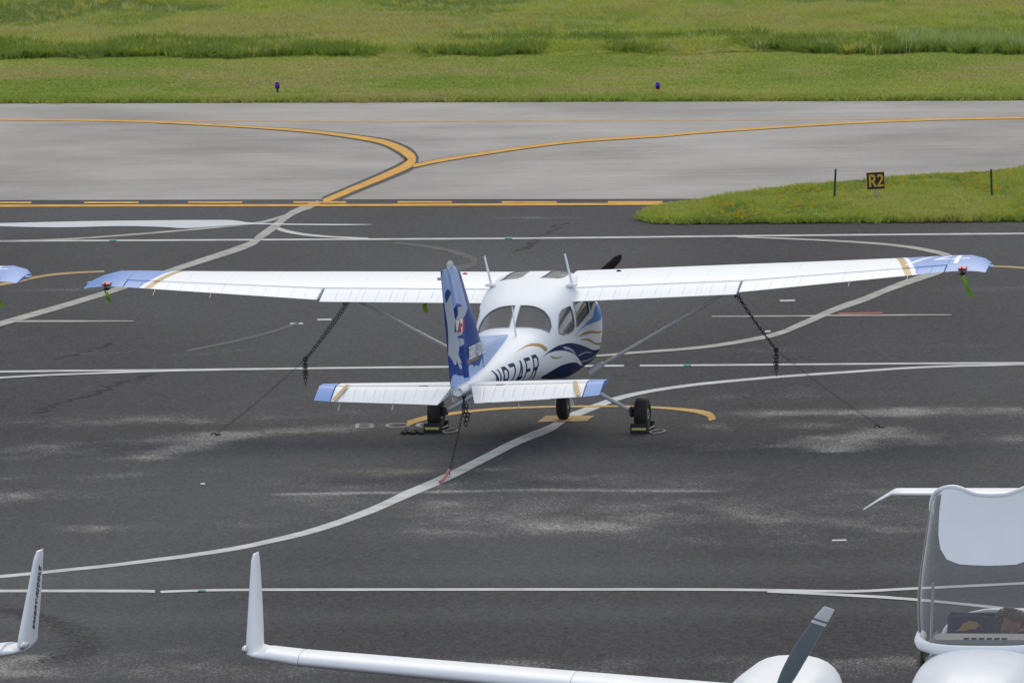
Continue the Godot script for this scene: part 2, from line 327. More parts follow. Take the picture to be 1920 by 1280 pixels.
	["strip","apron","white_line","cream",[3.38,-33.23,3.37,-32.9,3.7,-32.99,3.69,-32.66,4.16,-32.66,4.14,-32.31,4.57,-32.33,4.56,-31.96,4.9,-32.04,4.89,-31.64,5.2,-31.75,5.18,-31.33,5.46,-31.46,5.43,-31,5.68,-31.16,5.65,-30.68,5.86,-30.86,5.83,-30.34,6.01,-30.55,5.98,-30.01,6.15,-30.24,6.11,-29.64,6.26,-29.92,6.22,-29.28,6.36,-29.6,6.31,-28.91,6.44,-29.32,6.39,-28.56,6.51,-29.03,6.45,-28.22,6.57,-28.71,6.49,-27.86,6.61,-28.35,6.52,-27.43,6.64,-27.87,6.53,-27.07,6.62,-26.88,6.53,-27.13,6.53,-26.01,6.51,-26.98,6.43,-25.37,6.44,-26.52,6.3,-24.76,6.33,-25.97,6.15,-24.16,6.18,-25.36,5.97,-23.54,6,-24.7,5.8,-22.94,5.83,-24.05,5.63,-22.36,5.66,-23.42,5.47,-21.78,5.49,-22.8,5.31,-21.2,5.33,-22.16,5.16,-20.59,5.18,-21.53,5.02,-19.97,5.03,-20.9,4.87,-19.35,4.88,-20.29,4.7,-18.74,4.72,-19.68,4.53,-18.15,4.54,-19.08,4.37,-17.57,4.38,-18.48,4.22,-16.97,4.23,-17.85,4.09,-16.37,4.09,-17.24,3.97,-15.84,3.97,-16.7,3.87,-15.43,3.88,-16.26,3.79,-15.08,3.79,-15.88,3.7,-14.72,3.7,-15.48,3.6,-14.3,3.6,-15.03,3.49,-13.85,3.5,-14.56,3.37,-13.44,3.38,-14.13,3.23,-13.08,3.24,-13.73,3.07,-12.74,3.08,-13.35,2.89,-12.42,2.9,-12.98,2.7,-12.08,2.7,-12.6,2.48,-11.75,2.49,-12.23,2.24,-11.46,2.24,-11.89,1.93,-11.2,1.93,-11.6,1.59,-10.98,1.59,-11.35,1.3,-10.8,1.3,-11.14,1.14,-10.66,1.15,-10.99,1.04,-10.57,1.05,-10.88,0.87,-10.46,0.87,-10.77,0.53,-10.32,0.53,-10.61,0.12,-10.17,0.12,-10.44,-0.17,-10.07,-0.17,-10.32]],
	["strip","apron","paint_fleck","white",[-3.47,-16.85,-3.46,-16.57,-3.29,-16.88,-3.28,-16.59]],
	["strip","apron","paint_fleck","white",[-3.1,-17.5,-3.09,-17.21,-2.9,-17.52,-2.89,-17.24]],
	["strip","apron","paint_fleck","white",[3.61,-19.79,3.6,-19.49,3.83,-19.81,3.82,-19.51]],
	["strip","apron","paint_fleck","white",[3.02,12.59,3.01,12.74,3.17,12.58,3.17,12.73]],
	["strip","apron","paint_fleck","white",[3.21,-14.31,3.2,-14.04,3.29,-14.35,3.28,-14.08]],
	["strip","apron","paint_fleck","white",[-3.88,5.77,-3.87,5.95,-3.83,5.74,-3.82,5.92]],
	["strip","apron","faded_line","grey",[-2.2,-33.06,-2.2,-32.69,-2.06,-32.86,-2.06,-32.41,-1.86,-32.56,-1.86,-32.03,-1.67,-32.21,-1.67,-31.61,-1.51,-31.86,-1.52,-31.19,-1.36,-31.48,-1.37,-30.73,-1.23,-31.02,-1.24,-30.22,-1.08,-30.47,-1.1,-29.58,-0.95,-29.85,-0.98,-28.89,-0.86,-29.23,-0.91,-28.34,-0.83,-28.12,-0.91,-28.51,-0.88,-27.42,-0.93,-28.4,-0.95,-27,-0.98,-28.08,-1.05,-26.63,-1.08,-27.7,-1.18,-26.3,-1.21,-27.34,-1.28,-26.09,-1.3,-27.08]],
	["strip","apron","faded_line","grey",[-4.77,-12.49,-4.75,-12.15,-4.63,-12.84,-4.61,-12.47,-4.43,-13.34,-4.41,-12.93,-4.23,-13.86,-4.21,-13.42,-4.07,-14.32,-4.05,-13.88,-3.91,-14.8,-3.89,-14.36,-3.76,-15.31,-3.74,-14.87,-3.61,-15.9,-3.58,-15.49,-3.46,-16.53,-3.44,-16.14,-3.35,-16.97,-3.34,-16.6]],
	["strip","apron","yellow_arc","tan",[-8.77,-23.79,-8.73,-23.26,-8.55,-24.29,-8.51,-23.76,-8.24,-25,-8.2,-24.46,-8,-25.57,-7.95,-25.03,-7.9,-25.83,-7.86,-25.29,-7.88,-25.94,-7.83,-25.4,-7.84,-26.09,-7.8,-25.55,-7.76,-26.34,-7.72,-25.83,-7.66,-26.62,-7.63,-26.15,-7.55,-26.87,-7.52,-26.42,-7.44,-27.06,-7.41,-26.63,-7.31,-27.21,-7.28,-26.79,-7.16,-27.33,-7.14,-26.93,-6.99,-27.43,-6.96,-27.05,-6.8,-27.51,-6.77,-27.13,-6.66,-27.55,-6.64,-27.19]],
	["strip","apron","yellow_arc","tan",[5.81,-26.53,5.79,-26.19,6.16,-26.39,6.14,-26.05,6.65,-26.19,6.63,-25.86,7.06,-26,7.04,-25.67,7.28,-25.88,7.26,-25.53,7.41,-25.77,7.39,-25.41,7.56,-25.59,7.53,-25.22,7.77,-25.29,7.74,-24.9,7.99,-24.94,7.96,-24.53,8.15,-24.68,8.12,-24.25]],
	["strip","apron","yellow_arc","yellow",[-1.62,-1.51,-1.6,-0.91,-1.56,-1.7,-1.54,-1.11,-1.48,-1.96,-1.46,-1.39,-1.39,-2.2,-1.37,-1.64,-1.3,-2.35,-1.29,-1.85,-1.2,-2.48,-1.19,-2.03,-1.08,-2.61,-1.08,-2.21,-0.94,-2.77,-0.94,-2.41,-0.78,-2.93,-0.78,-2.61,-0.61,-3.06,-0.61,-2.77,-0.44,-3.16,-0.44,-2.88,-0.26,-3.21,-0.26,-2.95,-0.09,-3.25,-0.09,-3,0.09,-3.28,0.09,-3.03,0.27,-3.28,0.26,-3.04,0.44,-3.27,0.44,-3.04,0.62,-3.27,0.62,-3.04,0.8,-3.26,0.8,-3.03,0.98,-3.23,0.97,-3,1.16,-3.17,1.15,-2.92,1.33,-3.09,1.33,-2.83,1.5,-2.99,1.49,-2.71,1.64,-2.88,1.64,-2.56,1.78,-2.76,1.76,-2.39,1.88,-2.64,1.87,-2.21,1.97,-2.53,1.95,-2.04,2.03,-2.42,2,-1.87,2.07,-2.31,2.04,-1.7,2.11,-2.2,2.07,-1.55,2.14,-2.07,2.08,-1.42,2.16,-1.88,2.08,-1.32,2.17,-1.59,2.08,-1.24,2.17,-1.32,2.08,-1.11,2.17,-1.17,2.08,-0.97]],
	["poly","apron","yellow_square","tan",[0.09,-1.94,0.69,-1.86,0.59,-1.16,-0.02,-1.11]],
	["strip","apron","red_mark","red",[4.35,-17.2,4.34,-16.91,4.99,-17.23,4.97,-16.95]],
	["strip","apron","green_mark","green",[-6.93,-34.54,-6.91,-34.14,-6.81,-34.52,-6.79,-34.11]],
	["strip","apron","green_mark","green",[-0.41,-33.71,-0.41,-33.31,-0.29,-33.69,-0.29,-33.29]],
	["strip","apron","green_mark","green",[1.96,-9.02,1.95,-8.75,2.05,-9,2.05,-8.74]],
	["strip","apron","green_mark","green",[-3.49,16.44,-3.49,16.59,-3.42,16.45,-3.41,16.6]],
	["strip","apron","boundary_line","orange",[-10.74,-43.9,-10.7,-43.32,-10.56,-43.9,-10.52,-43.32,-10.23,-43.88,-10.19,-43.3,-9.31,-43.74,-9.28,-43.16,-8.9,-43.67,-8.87,-43.09,-8.41,-43.58,-8.38,-43,-7.85,-43.48,-7.82,-42.9,-7.24,-43.37,-7.21,-42.79,-6.59,-43.24,-6.57,-42.67,-5.92,-43.12,-5.9,-42.54,-5.24,-42.99,-5.22,-42.42,-4.57,-42.87,-4.55,-42.3,-3.91,-42.75,-3.9,-42.18,-3.29,-42.64,-3.27,-42.07,-2.71,-42.54,-2.7,-41.97,-2.09,-42.44,-2.08,-41.87,-1.45,-42.34,-1.45,-41.77,-0.82,-42.25,-0.81,-41.68,-0.19,-42.15,-0.19,-41.58,0.43,-42.06,0.43,-41.49,1.01,-41.98,1.01,-41.41,1.56,-41.9,1.55,-41.33,2.06,-41.83,2.05,-41.26,2.5,-41.76,2.49,-41.2,2.87,-41.71,2.86,-41.14,3.61,-41.6,3.59,-41.03,3.86,-41.56,3.84,-41,3.98,-41.54,3.96,-40.98]],
	["strip","apron","boundary_dash","orange",[-10.72,-44.88,-10.68,-44.4,-9.75,-44.68,-9.72,-44.21]],
	["strip","apron","boundary_dash","orange",[-9.75,-44.68,-9.72,-44.21,-8.81,-44.49,-8.79,-44.02]],
	["strip","apron","boundary_dash","orange",[-7.87,-44.3,-7.84,-43.84,-6.89,-44.11,-6.87,-43.64]],
	["strip","apron","boundary_dash","orange",[-6.01,-43.93,-5.99,-43.47,-5.04,-43.74,-5.03,-43.27]],
	["strip","apron","boundary_dash","orange",[-4.13,-43.56,-4.12,-43.09,-3.2,-43.37,-3.19,-42.91]],
	["strip","apron","boundary_dash","orange",[-2.29,-43.19,-2.29,-42.72,-1.34,-42.99,-1.33,-42.53]],
	["strip","apron","boundary_dash","orange",[-0.46,-42.82,-0.46,-42.36,0.5,-42.62,0.5,-42.17]],
	["strip","apron","boundary_dash","orange",[1.4,-42.45,1.39,-41.99,2.35,-42.26,2.34,-41.8]],
	["strip","taxiway","black_border","black",[-7.72,-69.99,-7.7,-69.37,-7.4,-69.75,-7.37,-69,-6.93,-69.38,-6.9,-68.5,-6.46,-68.96,-6.43,-67.95,-6.04,-68.48,-6,-67.41,-5.61,-67.97,-5.58,-66.84,-5.21,-67.44,-5.18,-66.25,-4.85,-66.98,-4.82,-65.67,-4.51,-66.5,-4.48,-65.07,-4.17,-65.9,-4.14,-64.36,-3.79,-65.15,-3.76,-63.37,-3.4,-64.28,-3.38,-62.29,-3.09,-63.51,-3.08,-61.3,-2.89,-62.99,-2.89,-60.46,-2.76,-62.53,-2.77,-59.73,-2.64,-61.98,-2.67,-58.93,-2.51,-61.27,-2.56,-57.98,-2.39,-60.47,-2.46,-56.98,-2.29,-59.7,-2.38,-56.06,-2.2,-58.84,-2.33,-55.41,-2.13,-57.82,-2.3,-55.02,-2.06,-56.3,-2.31,-55.18,-2.05,-54.42,-2.32,-55.77,-2.08,-53.1,-2.31,-55.89,-2.13,-52.23,-2.33,-55.57,-2.19,-51.58,-2.35,-55.09,-2.26,-51.05,-2.41,-54.51,-2.35,-50.47,-2.48,-53.77,-2.45,-49.72,-2.58,-52.9,-2.57,-48.87,-2.7,-51.93,-2.7,-48,-2.82,-50.93,-2.83,-47.13,-2.95,-49.98,-2.96,-46.23,-3.08,-49,-3.1,-45.28,-3.22,-47.96,-3.26,-44.13,-3.38,-46.71,-3.42,-42.94,-3.55,-45.43,-3.54,-42.11,-3.66,-44.53]],
	["strip","taxiway","yellow_line","orange",[-12.88,-72.81,-12.84,-72.26,-12.43,-72.61,-12.39,-72.04,-11.8,-72.31,-11.76,-71.73,-11.12,-72.01,-11.08,-71.42,-10.41,-71.72,-10.38,-71.12,-9.67,-71.43,-9.63,-70.82,-9.01,-71.14,-8.98,-70.51,-8.52,-70.85,-8.49,-70.22,-8.13,-70.56,-8.1,-69.91,-7.73,-70.21,-7.7,-69.56,-7.31,-69.78,-7.28,-69.12,-6.88,-69.3,-6.86,-68.62,-6.46,-68.8,-6.44,-68.11,-6.03,-68.29,-6.01,-67.58,-5.6,-67.76,-5.58,-67.03,-5.2,-67.22,-5.18,-66.47,-4.84,-66.72,-4.82,-65.92,-4.5,-66.2,-4.49,-65.36,-4.16,-65.57,-4.15,-64.68,-3.78,-64.77,-3.77,-63.74,-3.4,-63.86,-3.39,-62.7,-3.09,-63.04,-3.08,-61.75,-2.89,-62.44,-2.89,-60.99,-2.76,-61.91,-2.77,-60.33,-2.65,-61.29,-2.66,-59.6,-2.52,-60.53,-2.55,-58.69,-2.4,-59.69,-2.44,-57.74,-2.31,-58.88,-2.36,-56.84,-2.23,-58.09,-2.3,-56.13,-2.16,-57.22,-2.27,-55.59,-2.11,-56.07,-2.26,-55.4,-2.1,-54.7,-2.26,-55.49,-2.13,-53.69,-2.26,-55.28,-2.17,-52.95,-2.28,-54.82,-2.23,-52.37,-2.32,-54.27,-2.3,-51.86,-2.37,-53.67,-2.38,-51.28,-2.45,-52.93,-2.48,-50.5,-2.55,-52.09,-2.6,-49.62,-2.67,-51.15,-2.73,-48.73,-2.79,-50.19,-2.86,-47.84,-2.92,-49.24,-2.99,-46.94,-3.05,-48.27,-3.13,-45.98,-3.19,-47.25,-3.29,-44.79,-3.35,-46.04,-3.46,-43.56,-3.52,-44.79,-3.57,-42.71,-3.63,-43.92]],
	["strip","taxiway","black_border","black",[-2.15,-54.18,-2.11,-52.54,-2.02,-54.57,-1.98,-53.03,-1.82,-55.15,-1.79,-53.71,-1.6,-55.76,-1.58,-54.41,-1.37,-56.34,-1.35,-55.04,-1.12,-56.94,-1.1,-55.68,-0.84,-57.58,-0.82,-56.37,-0.53,-58.31,-0.52,-57.12,-0.19,-59.09,-0.18,-57.91,0.16,-59.81,0.16,-58.64,0.49,-60.44,0.49,-59.29,0.83,-61.01,0.83,-59.89,1.23,-61.52,1.22,-60.42,1.73,-61.97,1.72,-60.89,2.28,-62.36,2.26,-61.29,2.74,-62.71,2.72,-61.66,2.98,-62.99,2.97,-61.98,3.14,-63.23,3.12,-62.25,3.4,-63.54,3.38,-62.59,3.88,-63.98,3.86,-63.07,4.47,-64.5,4.44,-63.62,5.06,-65,5.04,-64.15,5.68,-65.48,5.66,-64.68,6.31,-65.95,6.28,-65.2,6.75,-66.27,6.72,-65.56]],
	["strip","taxiway","yellow_line","orange",[-2.14,-53.85,-2.12,-52.87,-2.01,-54.28,-1.99,-53.32,-1.82,-54.9,-1.8,-53.96,-1.6,-55.55,-1.58,-54.62,-1.37,-56.14,-1.35,-55.23,-1.11,-56.75,-1.1,-55.87,-0.84,-57.41,-0.83,-56.54,-0.53,-58.14,-0.52,-57.29,-0.19,-58.91,-0.18,-58.08,0.16,-59.63,0.16,-58.81,0.49,-60.27,0.49,-59.45,0.83,-60.85,0.83,-60.04,1.22,-61.38,1.22,-60.57,1.73,-61.83,1.72,-61.03,2.28,-62.22,2.27,-61.43,2.73,-62.58,2.72,-61.79,2.98,-62.87,2.97,-62.09,3.13,-63.12,3.12,-62.36,3.4,-63.44,3.38,-62.69,3.87,-63.89,3.86,-63.16,4.47,-64.41,4.45,-63.7,5.06,-64.92,5.04,-64.23,5.62,-65.4,5.59,-64.71,6.17,-65.86,6.15,-65.18,6.75,-66.25,6.72,-65.58,7.34,-66.56,7.31,-65.9,7.94,-66.8,7.9,-66.15,8.54,-66.97,8.5,-66.34,9.13,-67.08,9.1,-66.45,9.72,-67.11,9.69,-66.5,10.3,-67.11,10.26,-66.51,10.92,-67.05,10.88,-66.46,11.52,-66.96,11.47,-66.36,11.94,-66.89,11.89,-66.3]],
	["strip","taxiway","centre_line","dull_orange",[-12.82,-72.1,-12.8,-71.7,-12.35,-71.96,-12.32,-71.56,-11.7,-71.77,-11.67,-71.37,-10.93,-71.54,-10.91,-71.14,-10.09,-71.29,-10.07,-70.9,-9.23,-71.04,-9.21,-70.65,-8.41,-70.8,-8.39,-70.4,-7.66,-70.57,-7.64,-70.18,-6.89,-70.34,-6.88,-69.95,-6.19,-70.11,-6.17,-69.72,-5.5,-69.88,-5.49,-69.49,-4.79,-69.66,-4.78,-69.27,-4.01,-69.44,-4.01,-69.05,-3.14,-69.22,-3.14,-68.83,-2.56,-69.08,-2.55,-68.7,-1.91,-68.94,-1.91,-68.56,-1.23,-68.8,-1.23,-68.42,-0.53,-68.66,-0.52,-68.28,0.19,-68.52,0.19,-68.14,0.91,-68.38,0.91,-68,1.61,-68.25,1.61,-67.87,2.29,-68.13,2.28,-67.75,2.92,-68.02,2.92,-67.64,3.51,-67.93,3.5,-67.55,4.39,-67.79,4.38,-67.41,5.21,-67.68,5.2,-67.3,5.97,-67.59,5.95,-67.21,6.66,-67.52,6.65,-67.14,7.31,-67.46,7.29,-67.08,7.9,-67.41,7.88,-67.03,8.88,-67.37,8.86,-67,9.64,-67.4,9.62,-67.02,10.32,-67.39,10.3,-67.02,10.99,-67.33,10.96,-66.95,11.56,-67.24,11.54,-66.86,11.96,-67.18,11.93,-66.8]],
]
const LIVERY := [
	["navy",[1.99,1.059,1.77,1.106,1.49,1.142,1.21,1.149,0.89,1.136,0.56,1.093,0.12,1.023,-0.41,0.939,-1,0.903,-1.23,0.861,-1.52,0.755,-1.04,0.745,-0.57,0.716,-0.88,0.721,-0.06,0.776,0.41,0.887,0.67,0.974,0.97,1.036,1.21,1.072,1.5,1.092,1.77,1.09]],
	["navy",[1.81,0.796,1.67,0.847,1.42,0.878,1.15,0.898,0.83,0.894,0.53,0.866,0.16,0.801,-0.87,0.729,-0.55,0.699,-0.41,0.68,-0.13,0.661,0.85,0.707]],
	["blue",[0.82,1.176,0.55,1.242,0.1,1.306,-0.32,1.352,-0.62,1.468,-1.64,1.404,-1.62,1.342,-1.3,1.263,-0.67,1.268,-0.16,1.274,0.19,1.274,0.55,1.233]],
	["gold",[0.55,1.182,0.17,1.208,-0.25,1.186,-0.69,1.142,-1.29,1.107,-1.04,1.101,-0.65,1.12,-0.15,1.162,0.2,1.172]],
	["gold",[0.48,1.137,0.18,1.128,-0.14,1.091,-0.52,1.021,-0.94,0.981,-0.99,0.95,-0.53,0.994,-0.09,1.066,0.18,1.108]],
	["gold",[1.72,1.053,1.52,1.023,1.36,1.009,1.22,1.009,1.36,0.993,1.52,1.001,1.66,1.023]],
	["gold",[2.77,1.175,2.47,1.203,2.17,1.228,1.99,1.231,1.86,1.209,1.8,1.172,1.77,1.134,1.86,1.117,1.92,1.16,2,1.191,2.22,1.21,2.47,1.197,2.66,1.183]],
	["pale",[1.23,1.119,1.06,1.104,0.85,1.06,0.71,1.009,0.65,0.978,0.8,1.018,0.97,1.058,1.13,1.084]],
	["pale",[0.51,0.96,0.12,0.962,-0.3,0.92,-0.32,0.908,0.12,0.949,0.48,0.945]],
	["pale",[0.29,0.864,-0.27,0.838,-0.57,0.841,-0.86,0.869,-0.93,0.855,-0.64,0.819,-0.35,0.816,0.22,0.846]],
]
const FIN_ART := [
	["grey",[5.7,2,5.64,2.01,5.54,2.09,5.38,2.08,5.35,1.93,5.35,1.82,5.27,1.79,5.13,1.91,4.88,1.9,4.7,1.86,4.79,1.8,4.94,1.76,4.84,1.73,4.89,1.62,5.04,1.59,5.18,1.57,4.94,1.53,4.89,1.48,5.03,1.46,5.14,1.43,5.15,1.37,5.08,1.31,4.98,1.27,5,1.26,5.07,1.27,5,1.21,5.07,1.2,5.14,1.26,5.22,1.31,5.19,1.27,5.25,1.26,5.31,1.31,5.39,1.36,5.45,1.4,5.49,1.56,5.56,1.75]],
	["light",[5.84,2.36,5.59,2.43,5.23,2.4,5.08,2.25,4.76,1.95,4.7,1.86,5.23,1.97,5.38,1.88,5.43,1.88,5.5,2.09,5.59,2.14,5.66,2.16,5.72,2.11,5.68,2.02,5.76,2.05]],
	["light",[5.29,1.12,5.2,1.15,5.08,1.12,4.96,1.11,4.87,1.08,4.69,1.06,4.7,1.01,5.25,0.98]],
	["light",[4.67,1.17,4.49,1.2,4.34,1.16,4.27,1.18,4.12,1.15,3.92,1.22,3.91,1.08,4.59,1.02,4.7,1.01]],
	["green",[5.35,1.77,5.27,1.77,5.26,1.64,5.33,1.64]],
	["white",[5.27,1.77,5.16,1.77,5.18,1.63,5.26,1.64]],
	["red",[5.16,1.77,5.05,1.77,5.07,1.63,5.18,1.63]],
	["white",[5.05,1.77,4.92,1.77,4.94,1.62,5.07,1.63]],
	["red",[4.92,1.77,4.83,1.77,4.84,1.62,4.94,1.62]],
	["darkred",[5.01,1.72,4.95,1.7,4.96,1.68,5.02,1.67,5.05,1.7]],
	["tan",[4.73,1.27,4.14,1.28,4.12,1.23,4.7,1.22]],
]

# ------------------------------------------------------------------ light, camera
func set_view() -> void:
	var cam := Camera3D.new()
	cam.name = "camera"
	add_child(cam)
	cam.position = Vector3(-0.314, 8.945, 94.584)
	cam.rotation_degrees = Vector3(-4.746, 0.0, -0.8)
	cam.fov = 4.977
	cam.near = 1.0; cam.far = 4000.0
	cam.current = true
	var we := WorldEnvironment.new()
	we.name = "world_environment"
	add_child(we)
	var e := Environment.new()
	e.background_mode = Environment.BG_SKY
	var sm := ProceduralSkyMaterial.new()
	sm.sky_top_color = Color(0.78, 0.82, 0.88)
	sm.sky_horizon_color = Color(0.90, 0.92, 0.945)
	sm.sky_curve = 0.12
	sm.ground_bottom_color = Color(0.25, 0.26, 0.22)
	sm.ground_horizon_color = Color(0.5, 0.52, 0.5)
	sm.sky_energy_multiplier = 1.0
	var cl := NoiseTexture2D.new()
	cl.width = 1024; cl.height = 512; cl.seamless = true
	cl.noise = noise(0.006, 5, 5)
	var cg := Gradient.new()
	cg.offsets = PackedFloat32Array([0.3, 0.55, 0.8])
	cg.colors = PackedColorArray([Color(0, 0, 0), Color(0.1, 0.1, 0.105), Color(0.24, 0.24, 0.24)])
	cl.color_ramp = cg
	sm.sky_cover = cl
	var sky := Sky.new()
	sky.sky_material = sm
	e.sky = sky
	e.tonemap_mode = Environment.TONE_MAPPER_LINEAR
	e.tonemap_exposure = 1.1
	e.sdfgi_enabled = true; e.ssao_enabled = true; e.ssil_enabled = true
	we.environment = e
	var sun := DirectionalLight3D.new()
	sun.name = "sun"
	add_child(sun)
	sun.light_energy = 0.45
	sun.light_color = Color(1.0, 0.97, 0.92)
	sun.light_angular_distance = 30.0
	sun.shadow_enabled = true
	# veiled sun ahead of the aircraft: soft shadows come towards the camera
	sun.look_at_from_position(Vector3(2.2, 12.6, -15.2), Vector3.ZERO, Vector3.UP)

# ------------------------------------------------------------------ ground
const AX := 24.0
const AZ := 72.0
func apron_picture() -> ImageTexture:
	var G := 768
	var sand := PackedFloat32Array()
	sand.resize(G * G)
	for c in SAND:
		var a := Vector2(c[0], c[1])
		var b := Vector2(c[2], c[3])
		var w: float = c[4]
		var x0 := int((minf(a.x, b.x) - w * 3.0 + AX / 2) / AX * G)
		var x1 := int((maxf(a.x, b.x) + w * 3.0 + AX / 2) / AX * G)
		var z0 := int((minf(a.y, b.y) - w * 3.0 + 44.0) / AZ * G)
		var z1 := int((maxf(a.y, b.y) + w * 3.0 + 44.0) / AZ * G)
		for j in range(maxi(z0, 0), mini(z1 + 1, G)):
			for i in range(maxi(x0, 0), mini(x1 + 1, G)):
				var p := Vector2((i + 0.5) / G * AX - AX / 2, (j + 0.5) / G * AZ - 44.0)
				var q := Geometry2D.get_closest_point_to_segment(p, a, b)
				var d := p.distance_to(q) / w
				var f: float = c[5] * exp(-d * d * 0.7)
				var k := j * G + i
				sand[k] = minf(1.0, sand[k] + f * (1.0 - sand[k]))
	var patch := noise(0.35, 11, 5)
	var big := noise(0.09, 12, 3)
	var low := PackedByteArray()
	low.resize(G * G * 2)
	for j in G:
		var z := (j + 0.5) / G * AZ - 44.0
		# two strips relaid smoother and paler than the rest
		var strip := exp(-pow((z - 15.3) / 0.9, 2.0)) + exp(-pow((z - 18.8) / 0.7, 2.0))
		var calm := clampf(1.0 - absf(z - 17.0) / 3.6, 0.0, 1.0)
		for i in G:
			var x := (i + 0.5) / G * AX - AX / 2
			var n := 0.48 * patch.get_noise_2d(x * 0.42, z * 0.55) + 0.62 * patch.get_noise_2d(x * 2.2 + 60.0, z * 1.5)
			var s := sand[j * G + i]
			s = smoothstep(0.02, 1.15, s * (0.95 + 2.1 * n * (1.0 - 0.65 * s)) + maxf(0.0, n - 0.14) * 0.42 * (1.0 - calm) * (0.25 if z < -10.0 else 1.0))
			low[(j * G + i) * 2] = int(s * 255.0)
			low[(j * G + i) * 2 + 1] = int(clampf(0.5 + big.get_noise_2d(x, z * 0.3) * 0.5 + 0.22 * strip - calm * 0.06 + 0.1 * patch.get_noise_2d(x * 0.5 + 40.0, z * 0.12), 0.0, 1.0) * 255.0)
	var li := Image.create_from_data(G, G, false, Image.FORMAT_RG8, low)
	var S := 2048
	li.resize(S, S, Image.INTERPOLATE_CUBIC)
	var hi := li.get_data()
	var gi := noise(0.35, 21, 2, FastNoiseLite.TYPE_VALUE).get_image(S, S)
	gi.convert(Image.FORMAT_L8)
	var gr := gi.get_data()
	var lut := PackedByteArray()
	lut.resize(1024)
	for k in 1024:
		lut[k] = int(round(255.0 * Color(k / 1023.0 * 0.5, 0, 0).linear_to_srgb().r))
	var out := PackedByteArray()
	out.resize(S * S * 3)
	var h := 12345
	for k in S * S:
		h ^= (h << 13) & 0xffffffff
		h ^= h >> 17
		h ^= (h << 5) & 0xffffffff
		var w := (h >> 7) & 1023
		var s := hi[k * 2]
		var base := 104 + ((hi[k * 2 + 1] - 128) >> 1) + ((gr[k] - 128) >> 2)   # /1024 of 0.5
		# bright stones and sand grains lie thicker where sand has gathered
		var v := base + ((w - 512) * 34 >> 9) + (s >> 3) + (s * s >> 9)
		if (w & 511) < s + 6: v += 120 + s
		v = clampi(v, 18, 1023)
		var r := lut[v]
		out[k * 3] = mini(r + (s >> 6), 255)
		out[k * 3 + 1] = r
		out[k * 3 + 2] = clampi(r + 3 - (s >> 5), 0, 255)
	var img := Image.create_from_data(S, S, false, Image.FORMAT_RGB8, out)
	var px := func(x: float, z: float) -> Vector2: return Vector2((x + AX / 2) / AX * S, (z + 44.0) / AZ * S)
	var jit := noise(1.7, 31, 3)
	for c in CRACKS:
		var pts := []
		for i in range(0, c.size() - 2, 2):
			for t in 14:
				var p := Vector2(c[i], c[i + 1]).lerp(Vector2(c[i + 2], c[i + 3]), t / 14.0)
				p.x += jit.get_noise_2d(p.x, p.y) * 0.22
				pts.append(px.call(p.x, p.y))
		for i in pts.size() - 1:
			if rng.randf() < 0.8: stroke(img, [pts[i], pts[i + 1]], rng.randf_range(2.5, 6.0), Color(0.12, 0.12, 0.125))
	for i in range(0, TYRE_MARK.size() - 2, 2):
		for t in 220:
			var p := Vector2(TYRE_MARK[i], TYRE_MARK[i + 1]).lerp(Vector2(TYRE_MARK[i + 2], TYRE_MARK[i + 3]), rng.randf())
			var q: Vector2 = px.call(p.x + rng.randfn(0, 0.1), p.y + rng.randfn(0, 0.12))
			img.fill_rect(Rect2i(Vector2i(q), Vector2i(3, 1)), Color(0.17, 0.17, 0.175))
	img.generate_mipmaps()
	return ImageTexture.create_from_image(img)

func taxiway_picture() -> ImageTexture:
	var S := 1024
	var a := noise(0.05, 41, 5)
	var b := noise(0.4, 42, 4)
	var out := PackedByteArray()
	out.resize(S * S * 3)
	var h := 777
	for j in S:
		var z := j / float(S) * 40.0
		var streak := 0.0
		for q in [[6.0, 0.08, 0.05], [9.6, 0.1, 0.06], [15.5, 0.12, 0.07], [22.0, 0.15, 0.05], [30.5, 0.2, 0.05], [37.6, 0.22, 0.06]]:
			streak += q[2] * exp(-pow((z - q[0]) / q[1], 2.0))
		for i in S:
			h ^= (h << 13) & 0xffffffff
			h ^= h >> 17
			h ^= (h << 5) & 0xffffffff
			var x := i / float(S) * 40.0
			var v := 0.35 + 0.09 * a.get_noise_2d(x * 2.6, z * 1.5) + 0.06 * b.get_noise_2d(x * 0.7, z * 0.5) + 0.03 * b.get_noise_2d(x * 0.3, z * 2.5) + streak * 0.6 * (0.8 + b.get_noise_2d(x * 0.4, 5.0))
			v += (((h >> 12) & 255) - 128) * 0.00018
			var k := (j * S + i) * 3
			var r := pow(clampf(v, 0.02, 1.0), 0.4545) * 255.0
			out[k] = int(r); out[k + 1] = int(r * 0.972); out[k + 2] = int(r * 0.938)
	var img := Image.create_from_data(S, S, false, Image.FORMAT_RGB8, out)
	img.generate_mipmaps()
	return ImageTexture.create_from_image(img)

func sheet(poly: PackedVector2Array, y: float, uv_of: Callable) -> Builder:
	var b := Builder.new()
	var idx := Geometry2D.triangulate_polygon(poly)
	for i in range(0, idx.size(), 3):
		var p: Array[Vector3] = []
		for k in 3: p.append(Vector3(poly[idx[i + k]].x, y, poly[idx[i + k]].y))
		b.tri(p[0], p[1], p[2], uv_of.call(p[0]), uv_of.call(p[1]), uv_of.call(p[2]))
	return b.face(Vector3.UP)

func paint(c: Color, seed: int, wear := 0.16) -> StandardMaterial3D:
	var m := material(Color.WHITE, 0.9)
	m.metallic_specular = 0.3
	var d := Color(c.r * (1.0 - wear), c.g * (1.0 - wear), c.b * (1.0 - wear))
	m.albedo_texture = noise_tex(0.02, seed, d, c, 256, 5)
	m.uv1_triplanar = true; m.uv1_world_triplanar = true
	m.uv1_scale = Vector3(0.35, 0.35, 0.35)
	return m

